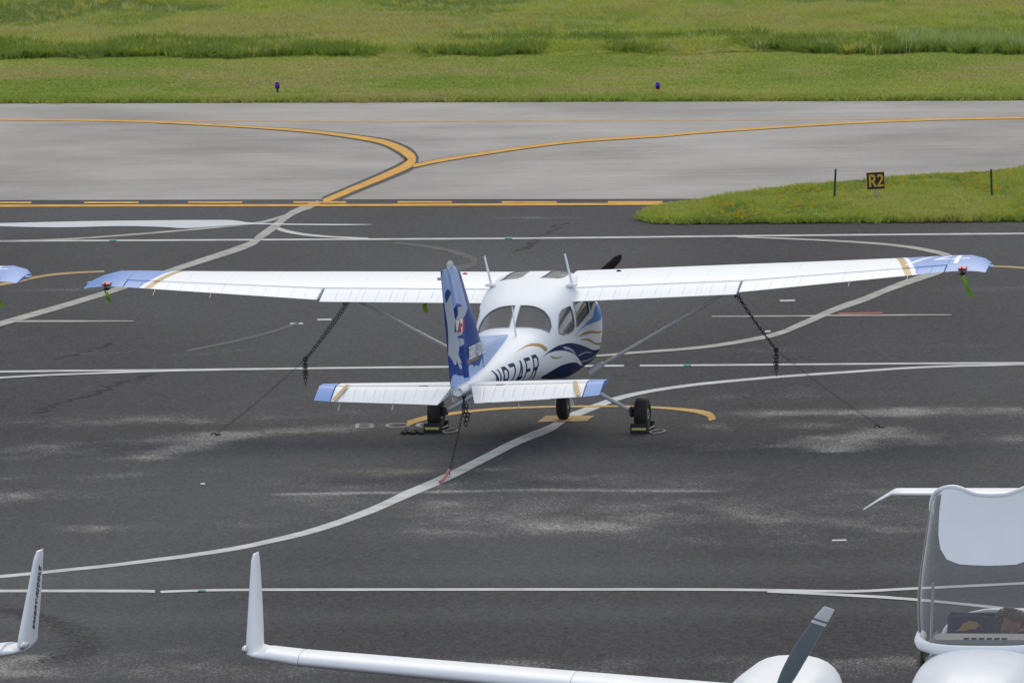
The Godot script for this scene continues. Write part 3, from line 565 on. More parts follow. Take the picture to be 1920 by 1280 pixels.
func make_ground() -> void:
	var no_uv := func(p: Vector3) -> Vector2: return Vector2(p.x * 0.1, p.z * 0.1)
	# far grass, apron, taxiway as flush sheets a few millimetres apart
	var am := material(Color.WHITE, 0.97)
	am.metallic_specular = 0.32
	am.albedo_texture = apron_picture()
	var au := func(p: Vector3) -> Vector2: return Vector2((p.x + AX / 2) / AX, (p.z + 44.0) / AZ)
	var apron := part("apron", sheet(PackedVector2Array([Vector2(-90, -44), Vector2(-60, -44), Vector2(-11.33, -45.41), Vector2(-9.4, -45.07), Vector2(-0.28, -43.39), Vector2(2.9, -42.78), Vector2(8.63, -41.83), Vector2(60, -35), Vector2(90, -35), Vector2(90, 130), Vector2(-90, 130)]), 0.0, au), am, self)
	apron.set_meta("kind", "structure")
	var tm := material(Color.WHITE, 0.95)
	tm.metallic_specular = 0.25
	tm.albedo_texture = taxiway_picture()
	var tu := func(p: Vector3) -> Vector2: return Vector2((p.x + 19.0) / 40.0, (p.z + 80.0) / 40.0)
	var taxiway := part("taxiway", sheet(PackedVector2Array([Vector2(-90, -92), Vector2(-15.14, -79.6), Vector2(-11.55, -79.0), Vector2(-0.24, -76.2), Vector2(10.76, -74.1), Vector2(13.92, -73.6), Vector2(90, -62), Vector2(90, -34.6), Vector2(60, -35), Vector2(8.63, -41.83), Vector2(2.9, -42.78), Vector2(-0.28, -43.39), Vector2(-9.4, -45.07), Vector2(-11.33, -45.41), Vector2(-60, -44.0), Vector2(-90, -44.0)]), 0.004, tu), tm, self)
	taxiway.set_meta("kind", "structure")
	var gm := material(Color.WHITE, 0.95)
	gm.albedo_texture = noise_tex(0.02, 61, lin(0.10, 0.125, 0.026), lin(0.19, 0.19, 0.06), 512, 5)
	gm.uv1_triplanar = true; gm.uv1_world_triplanar = true; gm.uv1_scale = Vector3(0.21, 0.21, 0.21)
	var field := part("grass_ground", sheet(PackedVector2Array([Vector2(-900, -1500), Vector2(900, -1500), Vector2(900, 400), Vector2(-900, 400)]), -0.006, no_uv), gm, self)
	field.set_meta("kind", "structure")
	var isl := PackedVector2Array()
	for i in range(0, ISLAND.size(), 2): isl.append(Vector2(ISLAND[i], ISLAND[i + 1]))
	var island := part("grass_island", sheet(isl, 0.02, no_uv), gm, self)
	island.set_meta("kind", "structure")
	# painted markings belong to the pavement they lie on
	var pm := {
		"white": paint(lin(0.62, 0.62, 0.60), 71), "cream": paint(lin(0.46, 0.44, 0.40), 72, 0.2), "grey": paint(lin(0.125, 0.125, 0.122), 73, 0.25),
		"yellow": paint(lin(0.62, 0.40, 0.13), 74), "tan": paint(lin(0.50, 0.34, 0.16), 75), "orange": paint(lin(0.74, 0.39, 0.07), 76), "dull_orange": paint(lin(0.55, 0.33, 0.15), 77),
		"black": paint(lin(0.075, 0.078, 0.08), 78), "red": paint(lin(0.36, 0.14, 0.10), 79), "green": paint(lin(0.10, 0.36, 0.24), 80)}
	var lift := {"black_border": 0.001, "yellow_line": 0.006, "centre_line": 0.002, "boundary_line": 0.004, "boundary_dash": 0.004, "green_mark": 0.008, "red_mark": 0.008}
	var count := 0
	for mk in MARKS:
		var par: Node = apron if mk[1] == "apron" else taxiway
		count += 1
		var y: float = lift.get(mk[2], 0.002) + (count % 6) * 0.0007 + (0.004 if mk[1] == "taxiway" else 0.001)
		var a: Array = mk[4]
		var b := Builder.new()
		if mk[0] == "strip":
			for i in range(0, a.size() - 4, 4):
				b.quad(Vector3(a[i], y, a[i + 1]), Vector3(a[i + 2], y, a[i + 3]), Vector3(a[i + 6], y, a[i + 7]), Vector3(a[i + 4], y, a[i + 5]))
			b.face(Vector3.UP)
		else:
			var q := PackedVector2Array()
			for i in range(0, a.size(), 2): q.append(Vector2(a[i], a[i + 1]))
			b = sheet(q, y, no_uv)
		part(mk[2], b, pm[mk[3]], par)
	# stall letters painted flat on the apron, partly under the wheel
	var font := SystemFont.new()
	font.font_names = PackedStringArray(["Droid Sans"])
	for k in 3:
		var t := TextMesh.new()
		t.font = font; t.text = ["B", "O", "6"][k]; t.font_size = 48; t.pixel_size = 0.0125; t.depth = 0.002
		var o := MeshInstance3D.new()
		o.name = "painted_letter"
		o.mesh = t; o.material_override = pm.cream
		apron.add_child(o, true)
		o.position = Vector3([-2.14, -1.72, -1.40][k], 0.002, -1.0)
		o.rotation = Vector3(-PI / 2, 0, 0)
		o.scale = Vector3(0.85, 1.35, 1.0)
	# shallow rain puddle that mirrors the sky
	var wm := material(lin(0.03, 0.03, 0.03), 0.03)
	wm.metallic_specular = 0.6
	var pud := PackedVector2Array()
	for q in smooth_poly(PUDDLE, 3): pud.append(q)
	var puddle := part("puddle", sheet(pud, 0.008, no_uv), wm, self)
	puddle.set_meta("kind", "structure")

# ------------------------------------------------------------------ grass
func tuft(seed: int, blades: int, spread: float, lean: float, width: float) -> ArrayMesh:
	var r := RandomNumberGenerator.new()
	r.seed = seed
	var b := Builder.new()
	b.smooth = false
	for i in blades:
		var a := r.randf() * TAU
		var o := Vector3(cos(a), 0, sin(a)) * spread * sqrt(r.randf())
		var h := r.randf_range(0.55, 1.0)
		var d := Vector3(cos(a + r.randf_range(-1, 1)), 0, sin(a + r.randf_range(-1, 1))) * lean * r.randf_range(0.3, 1.0)
		var s := Vector3(-sin(a * 3.1), 0, cos(a * 3.1)) * width * 0.5
		var m := o + Vector3.UP * h * 0.6 + d * 0.35
		var t := o + Vector3.UP * h + d
		b.quad(o - s, m - s * 0.8, m + s * 0.8, o + s)
		b.tri(m - s * 0.8, t, m + s * 0.8)
	return b.mesh()

func scatter(called: String, label: String, m: Mesh, list: Array) -> void:
	var mm := MultiMesh.new()
	mm.transform_format = MultiMesh.TRANSFORM_3D
	mm.use_colors = true
	mm.mesh = m
	mm.instance_count = list.size()
	for i in list.size():
		mm.set_instance_transform(i, list[i][0])
		mm.set_instance_color(i, list[i][1])
	var o := MultiMeshInstance3D.new()
	o.name = numbered(called)
	o.multimesh = mm
	o.material_override = M.blade
	add_child(o)
	tag(o, label, "grass", "", "stuff")

func make_grass() -> void:
	var bm := material(Color.WHITE, 0.7)
	bm.vertex_color_use_as_albedo = true
	bm.backlight_enabled = true
	bm.backlight = lin(0.72, 0.80, 0.30)
	M["blade"] = bm
	var short_t := tuft(1, 9, 0.55, 0.95, 0.12)
	var tall_t := tuft(2, 10, 0.40, 0.75, 0.06)
	var weed_t := tuft(3, 14, 0.5, 0.7, 0.16)
	var n1 := noise(0.12, 91, 4)
	var n2 := noise(0.5, 92, 4)
	var n3 := noise(0.05, 93, 3)
	var green := Color(0.290, 0.370, 0.070)
	var lime := Color(0.430, 0.455, 0.110)
	var straw := Color(0.450, 0.385, 0.195)
	var deep := Color(0.135, 0.190, 0.042)
	var place := func(p: Vector3, w: float, h: float) -> Transform3D:
		return Transform3D(Basis(Vector3.UP, rng.randf() * TAU).scaled(Vector3(w, h, w)), p)
	# mown verge between the taxiway and the rough
	var list := []
	for i in 150000:
		var x := rng.randf_range(-17.0, 17.0)
		var edge := -76.0 - 0.2 * (0.0 - x)
		edge = -76.05 + 0.21 * x
		var z := edge + absf(rng.randfn(0.0, 0.12)) - rng.randf() * 21.5
		var a := n1.get_noise_2d(x, z * 0.45) + 0.5 * n2.get_noise_2d(x, z * 0.5)
		var c := green.lerp(lime, clampf(0.5 + a, 0, 1)).lerp(straw, clampf(a * 1.2 + n3.get_noise_2d(x + 30.0, z) * 1.4 + 0.05, 0, 0.7))
		var near := z > edge - 1.2
		if near: c = c.lerp(deep, 0.15)
		c = c * rng.randf_range(0.75, 1.25)
		list.append([place.call(Vector3(x, 0, z), rng.randf_range(0.12, 0.22), rng.randf_range(0.05, 0.11) * (1.5 if near else 1.0)), c])
	scatter("mown_grass", "mown pale green verge along the far side of the taxiway", short_t, list)
	# rough grass beyond, taller, with a dense front and flowering weeds
	list = []
	var weeds := []
	var white := []
	for i in 210000:
		var x := rng.randf_range(-21.0, 21.0)
		var f := pow(rng.randf(), 1.25)
		var z0 := -96.6 + 0.12 * x + 2.6 * n1.get_noise_2d(x * 1.6, 3.0) + 1.4 * n2.get_noise_2d(x * 1.5, 8.0)
		var z := z0 - f * 52.0
		var a := n1.get_noise_2d(x * 0.8, z * 0.3)
		var e := n2.get_noise_2d(x, z * 0.4)
		var c := green.lerp(lime, clampf(0.45 + a + e * 0.5, 0, 1)).lerp(straw, clampf((a + n3.get_noise_2d(x, z * 0.7)) * 1.3 - 0.1 + e * 0.4, 0, 0.65)).lerp(deep, clampf(-a * 1.6 - 0.1, 0, 0.6))
		c = c * rng.randf_range(0.7, 1.3)
		var h := rng.randf_range(0.16, 0.32) * (1.0 + 0.8 * clampf(a + e * 0.5, -0.4, 0.9))
		h *= lerpf(0.45, 1.15, smoothstep(0.0, 3.5, z0 - z)) if z > z0 - 4.0 else 1.0
		list.append([place.call(Vector3(x, 0, z), rng.randf_range(0.3, 0.6), h), c])
		if i % 7 == 0 and z > z0 - 8.0 and a < 0.15:
			weeds.append([place.call(Vector3(x, 0, z), rng.randf_range(0.2, 0.4), rng.randf_range(0.2, 0.45)), deep.lerp(green, rng.randf() * 0.8)])
		if i % 60 == 0 and e > 0.0:
			white.append([place.call(Vector3(x, 0.0, z), rng.randf_range(0.1, 0.25), rng.randf_range(0.3, 0.5)), [Color(0.50, 0.46, 0.10), Color(0.46, 0.42, 0.16), Color(0.42, 0.44, 0.26)][rng.randi() % 3]])
		if x > 9.3 and z > z0 - 6.0 and z < z0 - 0.5 and i % 6 == 0:
			white.append([place.call(Vector3(x, 0.0, z), rng.randf_range(0.1, 0.2), rng.randf_range(0.4, 0.6)), Color(0.40, 0.45, 0.30).lerp(green, rng.randf())])
	scatter("rough_grass", "tall rough green grass beyond the mown verge", tall_t, list)
	scatter("leafy_weeds", "dark leafy weeds along the front of the rough grass", weed_t, weeds)
	scatter("pale_wildflowers", "pale and yellow wildflowers among the rough grass", weed_t, white)
	# island beside the sign
	var isl := PackedVector2Array()
	for i in range(0, ISLAND.size(), 2): isl.append(Vector2(ISLAND[i], ISLAND[i + 1]))
	list = []
	var flowers := []
	while list.size() < 60000:
		var p := Vector2(rng.randf_range(1.8, 10.8), rng.randf_range(-50.6, -35.4))
		if not Geometry2D.is_point_in_polygon(p, isl): continue
		var a := n1.get_noise_2d(p.x * 2.5, p.y * 0.8) + 0.6 * n2.get_noise_2d(p.x * 2.0, p.y)
		var c := green.lerp(lime, clampf(0.35 + a, 0, 1)).lerp(straw, clampf(a * 0.9 - 0.1, 0, 0.5)).lerp(deep, clampf(-a * 1.2, 0, 0.7))
		c = c * rng.randf_range(0.7, 1.3)
		list.append([place.call(Vector3(p.x + rng.randfn(0, 0.06), 0.015, p.y + rng.randfn(0, 0.16)), rng.randf_range(0.09, 0.17), rng.randf_range(0.06, 0.14) * (1.0 + 0.6 * clampf(a, -0.5, 1.0))), c])
		if rng.randf() < 0.022 * (1.0 + 2.0 * n2.get_noise_2d(p.x * 1.4, p.y * 0.5)):
			flowers.append([place.call(Vector3(p.x, 0.05, p.y), 0.05, rng.randf_range(0.08, 0.14)), Color(0.55, 0.42, 0.04)])
	scatter("island_grass", "green grass covering the island beside the black and yellow sign", short_t, list)
	scatter("yellow_flowers", "tiny yellow flowers dotted over the grass island", weed_t, flowers)

# ------------------------------------------------------------------ bodies lofted from cross-sections
# table rows: station z, top y, bottom y, half width, roundness exponent
const BODY := [[-2.1, 1.50, 0.98, 0.40, 2.4], [-1.6, 1.58, 0.80, 0.54, 2.8], [-1.15, 1.61, 0.70, 0.61, 3.0], [-0.9, 1.65, 0.67, 0.64, 3.2], [-0.4, 1.905, 0.655, 0.645, 3.6], [0.0, 1.88, 0.645, 0.635, 3.8], [0.3, 1.845, 0.64, 0.625, 3.8], [0.6, 1.78, 0.64, 0.605, 3.6], [1.0, 1.685, 0.66, 0.565, 3.2], [1.2, 1.615, 0.67, 0.54, 3.0], [1.7, 1.37, 0.70, 0.47, 2.6], [2.0, 1.305, 0.72, 0.425, 2.4], [3.0, 1.20, 0.785, 0.31, 2.2], [4.0, 1.10, 0.85, 0.20, 2.1], [4.8, 1.03, 0.88, 0.115, 2.0], [5.25, 1.0, 0.90, 0.06, 2.0]]

func station(tab: Array, z: float) -> Array:
	var n := tab.size()
	var i := 0
	while i < n - 2 and z > tab[i + 1][0]: i += 1
	var h: float = tab[i + 1][0] - tab[i][0]
	var t := clampf((z - tab[i][0]) / h, 0.0, 1.0)
	var out := []
	for c in range(1, 5):
		var m0: float = (tab[i + 1][c] - tab[maxi(i - 1, 0)][c]) / (tab[i + 1][0] - tab[maxi(i - 1, 0)][0])
		var m1: float = (tab[mini(i + 2, n - 1)][c] - tab[i][c]) / (tab[mini(i + 2, n - 1)][0] - tab[i][0])
		var a := t * t * (3.0 - 2.0 * t)
		out.append(tab[i][c] * (1.0 - a) + tab[i + 1][c] * a + h * (m0 * t * (1.0 - t) * (1.0 - t) - m1 * t * t * (1.0 - t)))
	return out

func on_body(tab: Array, z: float, a: float, shrink := 0.0) -> Vector3:
	var s := station(tab, z)
	var e: float = 2.0 / s[3]
	var x: float = (s[2] - shrink) * signf(cos(a)) * pow(absf(cos(a)), e)
	var y: float = (s[0] + s[1]) * 0.5 + ((s[0] - s[1]) * 0.5 - shrink) * signf(sin(a)) * pow(absf(sin(a)), e)
	return Vector3(x, y, z)

func by_y(tab: Array, z: float, y: float, side: float) -> Vector2:
	var s := station(tab, z)
	var q: float = clampf((y - (s[0] + s[1]) * 0.5) / ((s[0] - s[1]) * 0.5), -1.0, 1.0)
	var a := asin(signf(q) * pow(absf(q), s[3] * 0.5))
	return Vector2(z, a if side > 0.0 else PI - a)

func by_x(tab: Array, z: float, x: float) -> Vector2:
	var s := station(tab, z)
	var a := acos(pow(clampf(absf(x) / s[2], 0.0, 1.0), s[3] * 0.5))
	return Vector2(z, a if x >= 0.0 else PI - a)

func body_skin(tab: Array, dz: float, na: int, holes: Array, uv_of: Callable, panes := false, shrink := 0.0) -> Builder:
	# the skin with real openings cut out of it; or, with panes, only what fills the openings
	var b := Builder.new()
	var z0: float = tab[0][0]
	var z1: float = tab[-1][0]
	var nz := int(ceil((z1 - z0) / dz))
	var boxes := []
	for hpoly in holes:
		var r := Rect2(hpoly[0], Vector2.ZERO)
		for p in hpoly: r = r.expand(p)
		boxes.append(r)
	for i in nz:
		var za := z0 + (z1 - z0) * i / nz
		var zb := z0 + (z1 - z0) * (i + 1) / nz
		for k in na:
			var a0 := -PI / 2 + TAU * k / na
			var a1 := -PI / 2 + TAU * (k + 1) / na
			var cell := PackedVector2Array([Vector2(za, a0), Vector2(zb, a0), Vector2(zb, a1), Vector2(za, a1)])
			var cr := Rect2(za, a0, zb - za, a1 - a0)
			var hit := []
			for h in holes.size():
				if cr.intersects(boxes[h]): hit.append(holes[h])
			var polys: Array = []
			if panes:
				for h in hit: polys.append_array(Geometry2D.intersect_polygons(cell, h))
			else:
				polys = [cell]
				for h in hit:
					var nxt: Array = []
					for p in polys: nxt.append_array(Geometry2D.clip_polygons(p, h))
					polys = nxt
			var right := (a0 + a1) * 0.5 < PI / 2
			for p in polys:
				var idx := Geometry2D.triangulate_polygon(p)
				for t in range(0, idx.size(), 3):
					var q: Array[Vector3] = []
					var u: Array[Vector2] = []
					for m in 3:
						var w: Vector2 = p[idx[t + m]]
						var pt := on_body(tab, w.x, w.y, shrink)
						q.append(pt)
						u.append(uv_of.call(pt, right))
					b.tri(q[0], q[1], q[2], u[0], u[1], u[2])
	if not panes:
		for e in [z0, z1]:
			var c := on_body(tab, e, 0.0)
			c.x = 0.0
			for k in na:
				var p := on_body(tab, e, -PI / 2 + TAU * k / na)
				var q := on_body(tab, e, -PI / 2 + TAU * (k + 1) / na)
				if e == z0: b.tri(c, q, p, uv_of.call(c, true), uv_of.call(q, true), uv_of.call(p, true))
				else: b.tri(c, p, q, uv_of.call(c, true), uv_of.call(p, true), uv_of.call(q, true))
	return b

func outline_tube(tab: Array, poly: PackedVector2Array, r: float, out := 0.0) -> Builder:
	var pts := []
	for i in poly.size():
		for k in 5:
			var w := poly[i].lerp(poly[(i + 1) % poly.size()], k / 5.0)
			pts.append(on_body(tab, w.x, w.y, -out))
	pts.append(pts[0])
	return tube(pts, r, 5, false)

# ------------------------------------------------------------------ lifting surfaces
func foil(f: float, th: float, camber := 0.02) -> Vector2:
	# upper and lower ordinates at chord fraction f
	var t := 5.0 * th * (0.2969 * sqrt(f) - 0.126 * f - 0.3516 * f * f + 0.2843 * f * f * f - 0.1015 * f * f * f * f)
	var c: float = camber / 0.16 * (0.8 * f - f * f) if f < 0.4 else camber / 0.36 * (0.2 + 0.8 * f - f * f)
	return Vector2(c + t, c - t)

func foil_ring(s: Dictionary, f0: float, f1: float, n: int, groove := 0.0) -> Array:
	# s: x, le (z), te_y, c, tilt, th ; returns [points, uvs] round the part between chord fractions f0 and f1
	var up := []
	var dn := []
	for k in n + 1:
		var g := float(k) / n
		var f: float = lerpf(f0, f1, (g * g if f0 == 0.0 else g))
		var o := foil(f, s.th, s.get("camber", 0.02))
		if f0 > 0.0 and k == 0:
			var mid := (o.x + o.y) * 0.5
			o = Vector2(lerpf(o.x, mid, 0.12), lerpf(o.y, mid, 0.12))
		var gd: float = groove if (k > 0 and k < n) else 0.0
		up.append(Vector2(f, o.x - gd / s.c)); dn.append(Vector2(f, o.y + gd / s.c))
	var pts := PackedVector3Array()
	var uvs := PackedVector2Array()
	var put := func(q: Vector2, lower: bool) -> void:
		var dz: float = (q.x - 1.0) * s.c
		var dy: float = q.y * s.c
		var a: float = s.tilt
		var z: float = s.le + s.c + dz * cos(a) + dy * sin(a) * 0.0
		var y: float = s.te_y - dz * sin(a) + dy
		if q.x >= s.get("hinge", 9.0):
			var hz: float = s.le + s.c + (s.hinge - 1.0) * s.c * cos(a)
			var hy: float = s.te_y - (s.hinge - 1.0) * s.c * sin(a)
			var d: float = s.droop
			var rz := z - hz
			var ry := y - hy
			z = hz + rz * cos(d) + ry * sin(d)
			y = hy - rz * sin(d) + ry * cos(d)
		pts.append(Vector3(s.x, y, z))
		uvs.append(Vector2(absf(s.x) / 5.6, (q.x * 0.5) if not lower else (0.5 + q.x * 0.5)))
	for k in range(n, -1, -1): put.call(up[k], false)
	for k in range(1 if f0 == 0.0 else 0, n + 1): put.call(dn[k], true)
	return [pts, uvs]

func lift(secs: Array, f0: float, f1: float, n: int) -> Builder:
	var rings: Array[PackedVector3Array] = []
	var uvs := []
	for s in secs:
		var r := foil_ring(s, f0, f1, n, s.get("groove", 0.0))
		rings.append(r[0]); uvs.append(r[1])
	return skin(rings, true, uvs, true, true)

func mix_sec(tab: Array, x: float, side: float) -> Dictionary:
	# tab rows: |x|, leading edge z, chord, trailing edge y, tilt, thickness
	var i := 0
	while i < tab.size() - 2 and x > tab[i + 1][0]: i += 1
	var t: float = clampf((x - tab[i][0]) / (tab[i + 1][0] - tab[i][0]), 0.0, 1.0)
	var v := []
	for c in 6: v.append(lerpf(tab[i][c], tab[i + 1][c], t))
	return {"x": x * side, "le": v[1], "c": v[2], "te_y": v[3], "tilt": v[4], "th": v[5]}

func spans(tab: Array, side: float, x0: float, x1: float, bead := 0.0, extra := {}) -> Array:
	var xs := [x0, x1]
	for r in tab:
		if r[0] > x0 + 0.01 and r[0] < x1 - 0.01: xs.append(r[0])
	var n := int((x1 - x0) / 0.25)
	for k in range(1, n): xs.append(lerpf(x0, x1, float(k) / n))
	var marks := {}
	if bead > 0.0:
		var m := int((x1 - x0) / bead)
		for k in range(1, m):
			var x := lerpf(x0, x1, float(k) / m)
			xs.append(x - 0.017); xs.append(x - 0.009); xs.append(x); xs.append(x + 0.009); xs.append(x + 0.017)
			marks[x] = true
	xs.sort()
	var out := []
	var prev := -1e9
	for x in xs:
		if x - prev < 0.004: continue
		prev = x
		var s := mix_sec(tab, x, side)
		s.merge(extra)
		if marks.has(x): s["groove"] = 0.007
		out.append(s)
	return out

const WING := [[0.3, -1.05, 1.63, 1.625, 0.105, 0.12], [2.58, -1.05, 1.63, 1.685, 0.095, 0.12], [5.05, -0.83, 1.16, 1.865, 0.052, 0.115], [5.25, -0.81, 1.13, 1.875, 0.05, 0.11], [5.42, -0.70, 1.02, 1.865, 0.045, 0.09], [5.52, -0.45, 0.78, 1.85, 0.05, 0.06]]
const TAIL := [[0.02, 4.45, 0.98, 0.955, 0.02, 0.085], [1.47, 4.62, 0.76, 0.985, 0.02, 0.085], [1.66, 4.66, 0.70, 0.99, 0.02, 0.08]]

func wing_picture(side: float) -> ImageTexture:
	# u = span / 5.6 m, v: upper skin 0..0.5, lower skin 0.5..1, both from leading to trailing edge
	var img := Image.create(1024, 512, true, Image.FORMAT_RGB8)
	img.fill(PAINT.white)
	var px := func(x: float, f: float, lower := false) -> Vector2: return Vector2(x / 5.6 * 1024.0, (f * 0.5 + (0.5 if lower else 0.0)) * 512.0)
	# faint seams between skin panels
	for x in [0.62, 1.1, 1.62, 2.1, 2.6, 3.2, 3.8, 4.3, 5.18]:
		img.fill_rect(Rect2i(int(x / 5.6 * 1024.0), 0, 1, 512), Color(0.80, 0.81, 0.83))
	for f in [0.09, 0.35, 0.58]:
		img.fill_rect(Rect2i(0, int(f * 256.0), 1024, 1), Color(0.80, 0.81, 0.83))
		img.fill_rect(Rect2i(0, 256 + int(f * 256.0), 1024, 1), Color(0.80, 0.81, 0.83))
	for lower in [false, true]:
		for band in [[0.0, PAINT.gold], [0.085, PAINT.white], [0.14, PAINT.blue]]:
			var pts := []
			for k in 17:
				var f := k / 16.0
				pts.append(px.call((4.22 if side > 0.0 else 4.34) + band[0] + 0.34 * pow(f, 0.8), minf(f, 0.998), lower))
			pts.append(px.call(5.6, 0.998, lower)); pts.append(px.call(5.6, 0.0, lower))
			fill_poly(img, pts, band[1])
		# leading edge stays bare
		img.fill_rect(Rect2i(0, 256 if lower else 0, 1024, 8), PAINT.white)
	if side > 0.0:
		stroke(img, [px.call(4.46, 0.10), px.call(4.90, 0.10), px.call(4.54, 0.62)], 11.0, PAINT.white)
		stroke(img, [px.call(5.12, 0.68), px.call(5.12, 0.12), px.call(4.86, 0.48), px.call(5.24, 0.48)], 11.0, PAINT.white)
	img.generate_mipmaps()
	return ImageTexture.create_from_image(img)

var PAINT := {"white": Color(0.905, 0.915, 0.93), "blue": Color(0.34, 0.53, 0.80), "navy": Color(0.095, 0.155, 0.33), "royal": Color(0.15, 0.27, 0.55), "light": Color(0.64, 0.73, 0.90), "pale": Color(0.66, 0.72, 0.82), "gold": Color(0.68, 0.55, 0.36), "grey": Color(0.70, 0.73, 0.78), "green": Color(0.16, 0.36, 0.28), "red": Color(0.72, 0.28, 0.25), "darkred": Color(0.4, 0.12, 0.12), "tan": Color(0.55, 0.45, 0.42)}

func gloss(c: Color, tex: Texture2D = null) -> StandardMaterial3D:
	var m := material(c, 0.42)
	if tex:
		m.albedo_texture = tex
	m.metallic_specular = 0.25
	m.clearcoat_enabled = true; m.clearcoat = 0.05; m.clearcoat_roughness = 0.12
	return m

func flank_paint(letters: bool) -> StandardMaterial3D:
	var m := material(Color.WHITE, 0.45)
	m.albedo_texture = body_picture(letters)
	m.metallic_specular = 0.18
	return m

func body_picture(letters: bool) -> ImageTexture:
	# two halves: right flank above, left flank below; u = station, v = height
	var W := 2048
	var img := Image.create(W, 1024, true, Image.FORMAT_RGB8)
	img.fill(PAINT.white)
	for half in 2:
		var px := func(p: Vector2) -> Vector2: return Vector2((p.x + 2.1) / 7.4 * W, half * 512.0 + (1.0 - (p.y - 0.6) / 1.35) * 512.0)
		# skin seams and door outline
		for z in [-1.15, 1.42, 2.05, 2.75, 3.5, 4.3]:
			var q: Vector2 = px.call(Vector2(z, 1.2))
			img.fill_rect(Rect2i(int(q.x), half * 512, 1, 512), Color(0.74, 0.75, 0.77))
		for l in LIVERY:
			var pts := []
			for p in smooth_poly(l[1], 4):
				var q: Vector2 = px.call(p)
				q.y = clampf(q.y, half * 512.0, half * 512.0 + 511.0)
				pts.append(q)
			fill_poly(img, pts, PAINT[l[0]])
		stroke(img, [px.call(Vector2(0.62, 1.24)), px.call(Vector2(0.6, 0.78)), px.call(Vector2(-0.1, 0.76)), px.call(Vector2(-0.3, 0.9)), px.call(Vector2(-0.42, 1.4))], 2.0, Color(0.4, 0.43, 0.5))
		if letters:
			var word := "N974ER"
			for i in 6:
				var k := i if half == 0 else 5 - i
				var zc := 3.80 - k * 0.305
				var lo := lerpf(0.825, 0.80, (zc - 2.2) / 1.6)
				var hi := lerpf(1.10, 1.055, (zc - 2.2) / 1.6)
				for s in GLYPH[word[i]]:
					var pts := []
					for j in range(0, s.size(), 2):
						var f: float = s[j] - 0.5
						if half == 1: f = -f
						pts.append(px.call(Vector2(zc - f * 0.17, lerpf(lo, hi, s[j + 1]))))
					stroke(img, pts, 15.0, PAINT.navy)
	img.generate_mipmaps()
	return ImageTexture.create_from_image(img)

func fin_picture() -> ImageTexture:
	var img := Image.create(1024, 640, true, Image.FORMAT_RGB8)
	img.fill(PAINT.royal)
	var px := func(p: Vector2) -> Vector2: return Vector2((p.x - 3.2) / 2.8 * 1024.0, (1.0 - (p.y - 0.8) / 1.7) * 640.0)
	for l in FIN_ART:
		var pts := []
		for p in smooth_poly(l[1], 1 if l[0] in ["green", "white", "red", "tan"] else 3): pts.append(px.call(p))
		fill_poly(img, pts, PAINT[l[0]])
	# white foot of the rudder below the slanting waterline
	var low := []
	for p in [Vector2(3.2, 1.06), Vector2(4.5, 1.0), Vector2(4.72, 1.01), Vector2(5.35, 0.985), Vector2(6.0, 0.98), Vector2(6.0, 0.7), Vector2(3.2, 0.7)]: low.append(px.call(p))
	fill_poly(img, low, PAINT.white)
	img.generate_mipmaps()
	return ImageTexture.create_from_image(img)

func wheel(parent: Node, called: String, at: Vector3, r: float, w: float) -> Node3D:
	var h := w * 0.5
	var tyre := []
	for k in 17:
		var a := PI * k / 16.0
		tyre.append([-cos(a) * h, r - 0.4 * r * (1.0 - pow(sin(a), 0.55))])
	var o := part(called, lathe([[-h * 0.85, r * 0.45]] + tyre + [[h * 0.85, r * 0.45]], at, Vector3.RIGHT, 32), M.rubber, parent)
	for s in [-1.0, 1.0]:
		part("rim", lathe([[s * h * 0.75, 0.01], [s * h * 0.80, r * 0.2], [s * h * 0.95, r * 0.24], [s * h * 0.72, r * 0.38], [s * h * 0.92, r * 0.56], [s * h * 0.6, r * 0.57]], at, Vector3.RIGHT, 24), M.steel, o)
	return o

func airliner_seat(parent: Node, at: Vector3, w: float, m: Material) -> void:
	var o := part("seat", box(at + Vector3(0, 0.07, 0), Vector3(w, 0.14, 0.46), Basis.IDENTITY, 0.04), m, parent)
	part("seat_back", box(at + Vector3(0, 0.40, 0.26), Vector3(w, 0.60, 0.10), Basis(Vector3.RIGHT, 0.22), 0.04), m, o)
	part("headrest", box(at + Vector3(0, 0.73, 0.35), Vector3(w * 0.6, 0.15, 0.08), Basis(Vector3.RIGHT, 0.22), 0.03), m, o)

